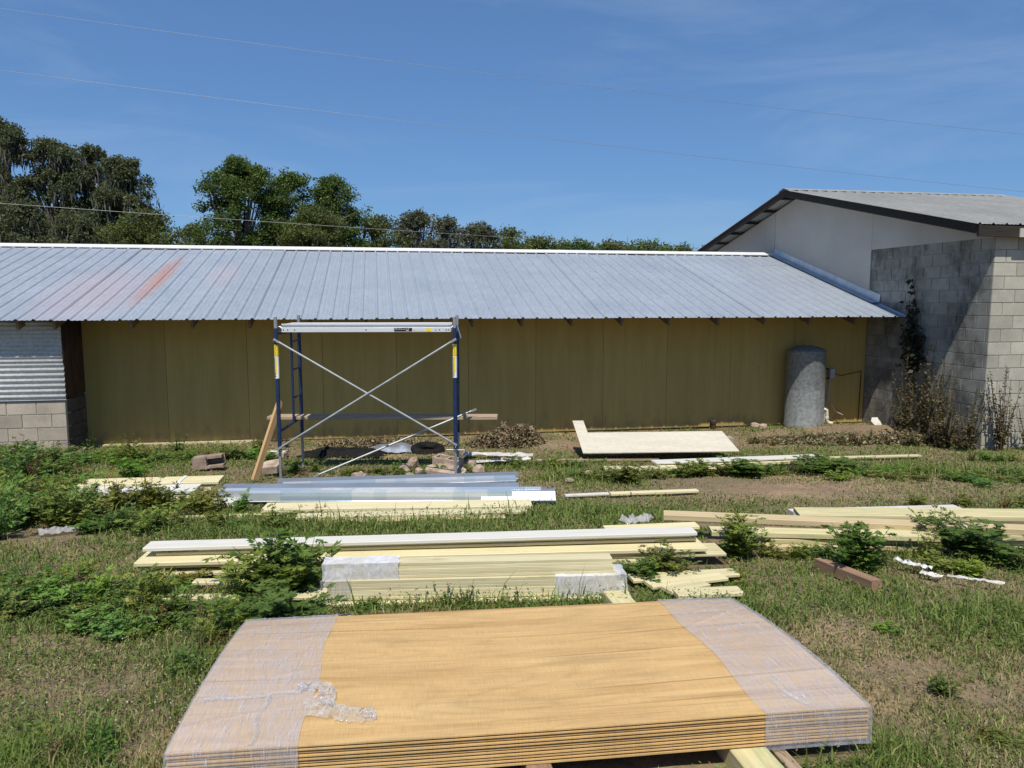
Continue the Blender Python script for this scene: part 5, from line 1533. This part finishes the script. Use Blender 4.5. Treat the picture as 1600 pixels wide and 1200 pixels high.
# low creeping broad leaves between the grass
def ground_leaves(n, name, lab):
    r = np.random.default_rng(33); X, Y = scatter(n, r=r)
    b = bare(X, Y); l = lush(X, Y); nz = fnoise(X * 2 + 50, Y * 2 + 20)
    left = np.clip((-X - 0.1 * Y) / (0.6 * Y), 0, 1)
    keep = (r.random(n) > b * 1.2) & ~blocked(X, Y) & ~bldg(X, Y) & (r.random(n) < np.clip((nz - 0.36) * 2.4 + 0.35 * l + 0.25 * left, 0.02, 1))
    X, Y, l, nz = [a[keep] for a in (X, Y, l, nz)]; n = len(X)
    Z = ghn(Y) + bumpz(X, Y) + heapz(X, Y) - 0.008 + r.random(n) ** 1.5 * (0.045 + 0.09 * l)
    a = r.uniform(0, 2 * math.pi, n); U = np.stack([np.cos(a), np.sin(a), r.uniform(-0.2, 0.7, n)], -1); Nn = np.stack([r.normal(0, 0.5, n), r.normal(0, 0.5, n), np.ones(n)], -1)
    sz = (0.010 + 0.0017 * Y) * r.uniform(0.6, 1.5, n)
    k = r.random(n)[:, None]; yl = (r.random(n) < 0.12)[:, None]
    col = np.array([0.06, 0.115, 0.02]) * (1 - k) + np.array([0.20, 0.29, 0.07]) * k
    col = np.where(yl, np.array([0.24, 0.23, 0.07]) * (0.6 + 0.6 * k), col)
    g = diamonds(np.stack([X, Y, Z], -1), U, Nn, sz, sz * r.uniform(0.35, 0.65, n), col, 0.12)
    return tag(link(name, fast_mesh(name, *g[:2], None, MATS['leaf'], g[2])), lab, 'weeds', kind='stuff')
ground_leaves(290000, 'ground_cover', 'small leaved creeping weeds mixed into the grass')

# dead straw and leaf litter
def litter(n, name, lab):
    r = np.random.default_rng(44); X, Y = scatter(n, r=r); b = bare(X, Y)
    # extra along the wall foot
    nz = fnoise(X * 2.3 + 10, Y * 2.3 + 60)
    keep = ~blocked(X, Y) & ~bldg(X, Y) & (r.random(n) < np.clip(0.35 + 1.2 * (nz - 0.42) - 0.15 * b, 0.06, 1))
    X, Y = X[keep], Y[keep]; n = len(X)
    Z = ghn(Y) + bumpz(X, Y) + heapz(X, Y) - 0.006 + 0.012 * r.random(n)
    a = r.uniform(0, 2 * math.pi, n); U = np.stack([np.cos(a), np.sin(a), r.normal(0, 0.15, n)], -1); Nn = np.stack([r.normal(0, 0.3, n), r.normal(0, 0.3, n), np.ones(n)], -1)
    st = r.random(n) < 0.75
    ln = np.where(st, 0.03 + 0.003 * Y, 0.009 + 0.0018 * Y) * r.uniform(0.4, 1.5, n); wd = np.where(st, 0.0012 + 0.0004 * Y, ln * 0.5)
    k = r.random(n)[:, None]
    col = np.array([0.13, 0.095, 0.055]) * (1 - k) + np.array([0.38, 0.31, 0.19]) * k
    g = diamonds(np.stack([X, Y, Z], -1), U, Nn, ln, wd, col, 0.05)
    return tag(link(name, fast_mesh(name, *g[:2], None, MATS['dry'], g[2])), lab, 'litter', kind='stuff')
litter(190000, 'leaf_litter', 'dead straw and dry leaf litter strewn over the soil')

# tiny white blossoms in the left foreground
r = np.random.default_rng(48); nb_ = 300
Yb = r.uniform(2.7, 4.4, nb_); Xb = -0.50 * Yb + r.normal(0, 0.11, nb_) * Yb
ok = ~blocked(Xb, Yb); Xb, Yb = Xb[ok], Yb[ok]; nb_ = len(Xb)
Zb = ghn(Yb) + bumpz(Xb, Yb) + r.uniform(0.03, 0.09, nb_)
gb = diamonds(np.stack([Xb, Yb, Zb], -1), r.normal(0, 1, (nb_, 3)), r.normal(0, 0.4, (nb_, 3)) + np.array([0, -0.4, 1]), r.uniform(0.006, 0.011, nb_), r.uniform(0.005, 0.009, nb_), np.tile([[0.55, 0.55, 0.45]], (nb_, 1)))
gs = stem_geo(np.stack([Xb, Yb, Zb - 0.08], -1), np.stack([Xb, Yb, Zb], -1), 0.0012, 0.0008, np.array([0.12, 0.16, 0.05]))
gb = cat_geo([gb, gs])
tag(link('white_blossoms', fast_mesh('white_blossoms', *gb[:2], None, MATS['leaf'], gb[2])), 'tiny white blossoms scattered in the weeds at lower left', 'flowers', kind='stuff')

# tall weed masses (left, and fringes along the piles)
r = np.random.default_rng(55)
parts = []
STALK = [broad(340 + k, 6, 9, (0.07, 0.11, 0.025), (0.20, 0.24, 0.07), 0.11, 0.55, (0.13, 0.13, 0.05), 0.3) for k in range(2)]
MIX = FERN + FERN + BROAD + STALK + STALK + HALF[:1] + DEAD[:1]
def mass(u, v, rx, ry, n, h0, h1, w0, w1, protos=MIX, tint=(0.9, 1.5)):
    p = G(u, v)
    for _ in range(n):
        x = p.x + r.normal(0, rx * 0.5); y = p.y + r.normal(0, ry * 0.5)
        X_, Y_ = np.array([x]), np.array([y])
        if blocked(X_, Y_)[0] or bldg(X_, Y_)[0]: continue
        parts.append(xform(protos[r.integers(len(protos))], (x, y, gz(x, y) - 0.02), r.uniform(w0, w1), r.uniform(0, 6.28), r.uniform(h0, h1) * (1.35 if r.random() < 0.12 else 1.0), r.uniform(*tint) * np.array([r.uniform(0.8, 1.5), r.uniform(0.88, 1.15), r.uniform(0.8, 1.3)])))
mass(40, 800, 1.1, 0.7, 52, .24, .42, .3, .45); mass(120, 790, 1.0, 0.6, 40, .2, .36, .3, .42); mass(10, 750, 1.4, 0.8, 30, .2, .42, .3, .5); mass(170, 820, 0.6, 0.3, 14, .16, .28, .25, .4)
mass(70, 725, 1.2, 0.4, 14, .2, .36, .3, .5, FERN[3:]); mass(210, 720, 1.0, 0.3, 12, .12, .22, .25, .4, FERN[3:])
mass(230, 795, 0.6, 0.2, 12, .14, .24, .2, .34); mass(330, 820, 1.0, 0.25, 18, .10, .2, .2, .3); mass(480, 800, 0.5, 0.12, 6, .10, .18, .18, .25)
mass(110, 935, 0.8, 0.35, 46, .10, .24, .2, .32); mass(40, 945, 0.5, 0.3, 22, .12, .22, .22, .34); mass(270, 965, 0.7, 0.25, 40, .07, .17, .18, .3); mass(360, 990, 0.4, 0.2, 20, .1, .2, .18, .3); 
mass(330, 1035, 0.25, 0.2, 6, .08, .14, .14, .2); mass(100, 1170, 0.45, 0.15, 12, .05, .1, .1, .16); mass(30, 1190, 0.3, 0.1, 6, .05, .1, .1, .16); mass(230, 1185, 0.2, 0.08, 5, .05, .09, .1, .14)
mass(1430, 745, 1.5, 0.4, 12, .1, .2, .2, .34, FERN[3:]); mass(1530, 790, 0.7, 0.2, 8, .12, .2, .2, .3); mass(1550, 720, 0.8, 0.3, 8, .1, .18, .2, .3)
mass(840, 725, 0.8, 0.25, 9, .1, .2, .18, .3, FERN[3:]); mass(930, 745, 0.7, 0.3, 8, .1, .18, .18, .3, FERN[3:]); mass(560, 740, 1.2, 0.3, 14, .1, .2, .18, .3); mass(700, 757, 0.7, 0.06, 8, .1, .18, .14, .22)
mass(380, 715, 0.5, 0.3, 7, .16, .28, .25, .35); mass(1420, 885, 0.4, 0.2, 8, .1, .2, .2, .3); mass(1570, 890, 0.4, 0.2, 6, .1, .16, .18, .28); mass(1480, 1000, 0.5, 0.3, 5, .05, .09, .1, .16); mass(1240, 870, 0.2, 0.06, 4, .12, .18, .16, .22)
mass(680, 948, 1.2, 0.05, 14, .05, .1, .08, .14); mass(1060, 905, 0.4, 0.08, 6, .08, .14, .14, .2); mass(1560, 1150, 0.3, 0.15, 4, .05, .09, .1, .16)
mass(1370, 690, 1.0, 0.3, 10, .1, .22, .25, .4, HALF); mass(1270, 690, 1.2, 0.3, 14, .08, .18, .25, .4, HALF); mass(1480, 695, 0.8, 0.25, 14, .14, .32, .3, .45, HALF); mass(560, 700, 1.6, 0.3, 8, .06, .14, .2, .3, HALF)
for u_ in range(950, 1480, 22): mass(u_, 746 - (u_ - 950) * 0.02, 0.25, 0.18, 3, .07, .17, .16, .3)
for u_ in range(40, 480, 40): mass(u_, 712, 0.4, 0.2, 2, .08, .18, .18, .3)
for u_ in range(1480, 1620, 30): mass(u_, 752, 0.4, 0.4, 3, .06, .15, .16, .28)
for u_ in range(440, 800, 40): mass(u_, 738, 0.3, 0.15, 2, .07, .15, .14, .24)
g = cat_geo(parts)
tag(link('weed_thicket', fast_mesh('weed_thicket', *g[:2], None, MATS['leaf'], g[2])), 'thick green feathery weeds massed on the left and along the piles', 'weeds', kind='stuff')

# heap of dry brush and leaves beside the scaffold
def heap(u, v, rx, ry, h_, n, name, lab, seed, c1=(0.10, 0.07, 0.04), c2=(0.36, 0.28, 0.17), green=0.12):
    r = np.random.default_rng(seed); p = G(u, v)
    t = r.uniform(0, 2 * math.pi, n); q = np.sqrt(r.random(n)); x = q * np.cos(t); y = q * np.sin(t)
    X = p.x + x * rx; Y = p.y + y * ry
    prof = (1 - q ** 2) * h_ * (0.45 + 1.1 * fnoise(X * 3.1, Y * 3.1))
    Z = ghn(Y) + prof * r.random(n) ** 0.4 + heapz(X, Y)
    U = unit(r.normal(0, 1, (n, 3)) * np.array([1, 1, 0.6])); Nn = r.normal(0, 0.7, (n, 3)) + np.array([0, -0.2, 0.9])
    sz = r.uniform(0.035, 0.085, n); k = r.random(n)[:, None]; col = np.array(c1) * (1 - k) + np.array(c2) * k
    gr = (r.random(n) < green)[:, None]; col = np.where(gr, np.array([0.07, 0.10, 0.03]) * (0.6 + k), col)
    g1_ = diamonds(np.stack([X, Y, Z], -1), U, Nn, sz, sz * r.uniform(0.3, 0.6, n), col, 0.2)
    m_ = n // 30
    B0 = np.stack([X, Y, Z], -1)[:m_]; B1 = B0 + r.normal(0, 1, (m_, 3)) * np.array([0.14, 0.12, 0.09]) + np.array([0, 0, 0.05])
    g2_ = stem_geo(B0, B1, 0.005, 0.002, np.array([0.16, 0.11, 0.07]))
    g_ = cat_geo([g1_, g2_])
    return tag(link(name, fast_mesh(name, *g_[:2], None, MATS['dry'], g_[2])), lab, 'brush', kind='stuff')
heap(790, 697, 0.62, 0.34, 0.34, 3600, 'brush_heap', 'heap of dry brown leaves and twigs right of the scaffold', 61)
heap(600, 696, 1.1, 0.22, 0.09, 2400, 'dry_leaf_drift', 'drift of dry leaves along the wall behind the scaffold', 62)
heap(1290, 690, 1.3, 0.35, 0.10, 3400, 'dry_weed_drift', 'low drift of dry weeds and leaves at the foot of the tank', 63, green=0.35)
heap(1440, 690, 0.8, 0.4, 0.14, 2400, 'dead_vine_litter', 'dead vine litter under the half dried weeds at the block wall', 64, green=0.25)
heap(60, 706, 1.0, 0.2, 0.1, 1000, 'dry_wall_litter', 'dry brown litter along the tan block wall', 65)

# ------------------------------------------------------------------ trees beyond the shed
def tree(name, u, vtop, hw, Y, lab, kind, seed, n_leaf, base_v=None):
    r = np.random.default_rng(seed)
    top = on_y(u, vtop, Y); W = hw / FPX * Y; H_ = top.z; x0 = top.x
    root = empty(name, (x0, Y, 0)); tag(root, lab, 'tree', 'trees beyond the shed')
    low = 0.34 * H_
    # boughs -> sub clumps
    nb = int((44 if kind in ('oak', 'grey') else 60) + 20 * W)
    cl = []
    m = MB(); fork = 0.28 * H_
    tr_r = 0.045 * H_ * 0.6 + 0.08
    m.tube([(0, 0, -0.2), (r.normal(0, 0.1), r.normal(0, 0.1), fork * 0.5), (r.normal(0, 0.2), 0, fork)], [tr_r * 1.3, tr_r, tr_r * 0.8], 10)
    for i in range(nb):
        a = r.uniform(0, 2 * math.pi); q = math.sqrt(r.random()); zf = r.random() ** 0.9
        # envelope: broad shoulders, domed top, some lobes left out
        env = math.sqrt(max(0.0, 1 - max(0, (zf - 0.45) / 0.55) ** 2.2)) * (0.75 + 0.25 * min(1, zf / 0.3))
        lob = 0.72 + 0.45 * float(fnoise(np.array([a * 1.1 + seed]), np.array([zf * 3.0 + seed]))[0])
        c = np.array([math.cos(a) * q * W * env * lob, math.sin(a) * q * W * 0.8 * env * lob, low + zf * (H_ - low) * (0.93 + 0.07 * lob)])
        cr = r.uniform(0.32, 0.72) * (0.62 + 0.2 * W) * (0.85 if kind == 'oak' else 1.0)
        cl.append((c, cr))
    # a crown leader at the measured top
    cl.append((np.array([0, 0, H_ - 0.5]), 0.6))
    for i, (c, cr) in enumerate(cl):
        if i % 4 == 0:
            mid = np.array([c[0] * 0.45, c[1] * 0.45, fork + (c[2] - fork) * 0.6])
            m.tube([(0, 0, fork * 0.85), tuple(mid), tuple(c)], [tr_r * 0.45, tr_r * 0.24, 0.03], 6)
            for _ in range(2):
                e = c + r.normal(0, 1, 3) * cr * 0.8; m.tube([tuple(c * 0.92 + mid * 0.08), tuple(e)], [0.035, 0.012], 4)
    m.build('trunk', MATS['bark'], root, smooth=True)
    wts = np.array([cr ** 2 for _, cr in cl]); wts /= wts.sum()
    which = r.choice(len(cl), n_leaf, p=wts)
    Cc = np.array([c for c, _ in cl])[which]; Rr = np.array([q for _, q in cl])[which]
    d = unit(r.normal(0, 1, (n_leaf, 3))); rad = r.random(n_leaf) ** 0.45
    # twig-scale clustering
    tw = unit(r.normal(0, 1, (len(cl), 26, 3))); ti = r.integers(0, 26, n_leaf)
    tc_ = tw[which, ti] * (0.45 + 0.6 * r.random((len(cl), 26)))[which, ti][:, None]
    P = Cc + (tc_ * 0.9 + d * rad[:, None] * 0.5) * Rr[:, None] * np.array([1.15, 1.05, 0.78])
    sz = r.uniform(0.10, 0.2, n_leaf) * (Y / 46)
    U = unit(r.normal(0, 1, (n_leaf, 3))); Nn = unit(r.normal(0, 0.8, (n_leaf, 3)) + np.array([0, 0, 0.8]))
    pal = {'oak': ((0.042, 0.056, 0.024), (0.130, 0.148, 0.068)), 'green': ((0.034, 0.066, 0.014), (0.120, 0.175, 0.040)), 'olive': ((0.048, 0.066, 0.020), (0.135, 0.162, 0.045)), 'grey': ((0.055, 0.064, 0.036), (0.130, 0.142, 0.082))}[kind]
    pal = [tuple(1.22 * q for q in p_) for p_ in pal]
    k = (0.55 * r.random(n_leaf) + 0.45 * r.random(len(cl))[which])[:, None]
    col = np.array(pal[0]) * (1 - k) + np.array(pal[1]) * k
    g = diamonds(P, U, Nn, sz, sz * r.uniform(0.45, 0.75, n_leaf), col, 0.1)
    link('crown', fast_mesh('crown', *g[:2], None, MATS['leaf'], g[2]), root)
    if kind in ('oak', 'grey'):
        nm = int(n_leaf * (0.065 if kind == 'oak' else 0.04))
        w2 = r.choice(len(cl), nm); cc = np.array([c for c, _ in cl])[w2]; rr = np.array([q for _, q in cl])[w2][:, None]
        # strands gather in hanging beards
        bi = r.integers(0, 5, nm); bo = r.normal(0, 0.55, (len(cl), 5, 3))[w2, bi]
        P0 = cc + bo * rr * np.array([1, 1, 0.3]) + r.normal(0, 0.07, (nm, 3)) - np.array([0, 0, 0.15])
        ln = r.uniform(0.15, 1.0, nm) ** 1.4 * np.where(kind == 'oak', 1.0, 0.6)
        U = np.stack([r.normal(0, 0.16, nm), r.normal(0, 0.16, nm), -np.ones(nm)], -1); Nn = np.stack([r.normal(0, 1, nm), r.normal(0, 1, nm), 0 * ln], -1)
        k = r.random(nm)[:, None]; col = np.array([0.06, 0.063, 0.05]) * (1 - k) + np.array([0.15, 0.155, 0.125]) * k
        g = diamonds(P0, U, Nn, ln, 0.05 + 0.05 * r.random(nm), col)
        link('hanging_moss', fast_mesh('hanging_moss', *g[:2], None, MATS['dry'], g[2]), root)['kind'] = 'stuff'
    return root
TREES = [
    ('oak_tree', 0, 192, 62, 45, 'tall mossy oak cut off by the left edge of the photo', 'oak', 30000),
    ('oak_tree', 84, 220, 52, 46, 'mossy oak with a rounded top, second from the left edge', 'oak', 28000),
    ('oak_tree', 146, 234, 42, 48, 'mossy oak in the middle of the left group', 'oak', 22000),
    ('oak_tree', 196, 243, 46, 45, 'mossy oak at the right of the left group, beards hanging over the gap', 'oak', 26000),
    ('oak_tree', 35, 320, 60, 42, 'lower oak filling in beneath the tall one at far left', 'oak', 16000),
    ('oak_tree', 120, 335, 55, 42, 'lower dark oak beneath the middle of the left group', 'oak', 15000),
    ('olive_tree', 222, 331, 62, 41, 'low olive green oak beside the gap in the tree line', 'olive', 22000),
    ('broad_tree', 303, 352, 24, 47, 'small bright tree at the left foot of the tall green tree', 'olive', 8000),
    ('broad_tree', 372, 252, 58, 45, 'tallest full green tree right of the gap', 'green', 36000),
    ('broad_tree', 452, 275, 52, 46, 'green tree with a bumpy top next to the tallest green one', 'green', 26000),
    ('broad_tree', 522, 284, 48, 47, 'green tree with a slanting right side above the middle of the roof', 'green', 22000),
    ('broad_tree', 490, 330, 60, 44, 'lower green tree in front of the slanting one', 'olive', 16000),
    ('broad_tree', 592, 341, 44, 49, 'low rounded tree beside the bare snag', 'olive', 10000),
    ('oak_tree', 655, 337, 46, 52, 'greyish mossy oak standing alone above the roof centre', 'grey', 15000),
    ('oak_tree', 700, 345, 24, 53, 'thin greyish oak just right of the lone mossy one', 'grey', 6000),
    ('broad_tree', 748, 352, 42, 56, 'tree with a notched top right of the greyish oaks', 'grey', 9000),
    ('broad_tree', 795, 360, 44, 58, 'olive tree lowering the tree line right of the notched one', 'olive', 8000),
    ('broad_tree', 845, 376, 56, 66, 'distant olive tree over the right half of the roof', 'olive', 11000),
    ('broad_tree', 900, 379, 56, 67, 'distant tree midway along the right roof ridge', 'green', 11000),
    ('broad_tree', 955, 381, 56, 70, 'distant tree right of the midway one over the ridge', 'olive', 10000),
    ('broad_tree', 1012, 380, 52, 72, 'distant green tree near the right end of the tree line', 'green', 9000),
    ('broad_tree', 1062, 387, 40, 75, 'last small distant tree before the gap by the block building', 'olive', 7000),
    ('broad_tree', 1112, 382, 26, 62, 'small green tree peeping out beside the block building roof', 'green', 5000),
]
for i, (nm, u, vt, hw, Y, lab, kind, nl) in enumerate(TREES):
    tree(nm, u, vt, hw, Y, lab, kind, 400 + i, nl)
# bare snag
sn = on_y(571, 338, 49)
snag = empty('dead_snag', (sn.x, 49, 0)); tag(snag, 'bare grey dead trunk with stub branches among the green trees', 'tree')
H_ = sn.z
m = MB(); m.tube([(0, 0, 0), (0.1, 0, H_ * 0.5), (-0.15, 0, H_ * 0.8), (0.1, 0, H_)], [0.22, 0.17, 0.11, 0.03], 8)
m.tube([(-0.1, 0, H_ * 0.75), (-0.7, 0, H_ * 0.9)], [0.09, 0.03], 6); m.tube([(0, 0, H_ * 0.7), (0.8, 0, H_ * 0.85), (0.9, 0, H_ * 0.95)], [0.1, 0.06, 0.02], 6); m.tube([(0, 0, H_ * 0.6), (1.1, 0, H_ * 0.62), (1.6, 0, H_ * 0.5)], [0.08, 0.06, 0.03], 6)
m.build('trunk', MATS['bark'], snag, smooth=True)
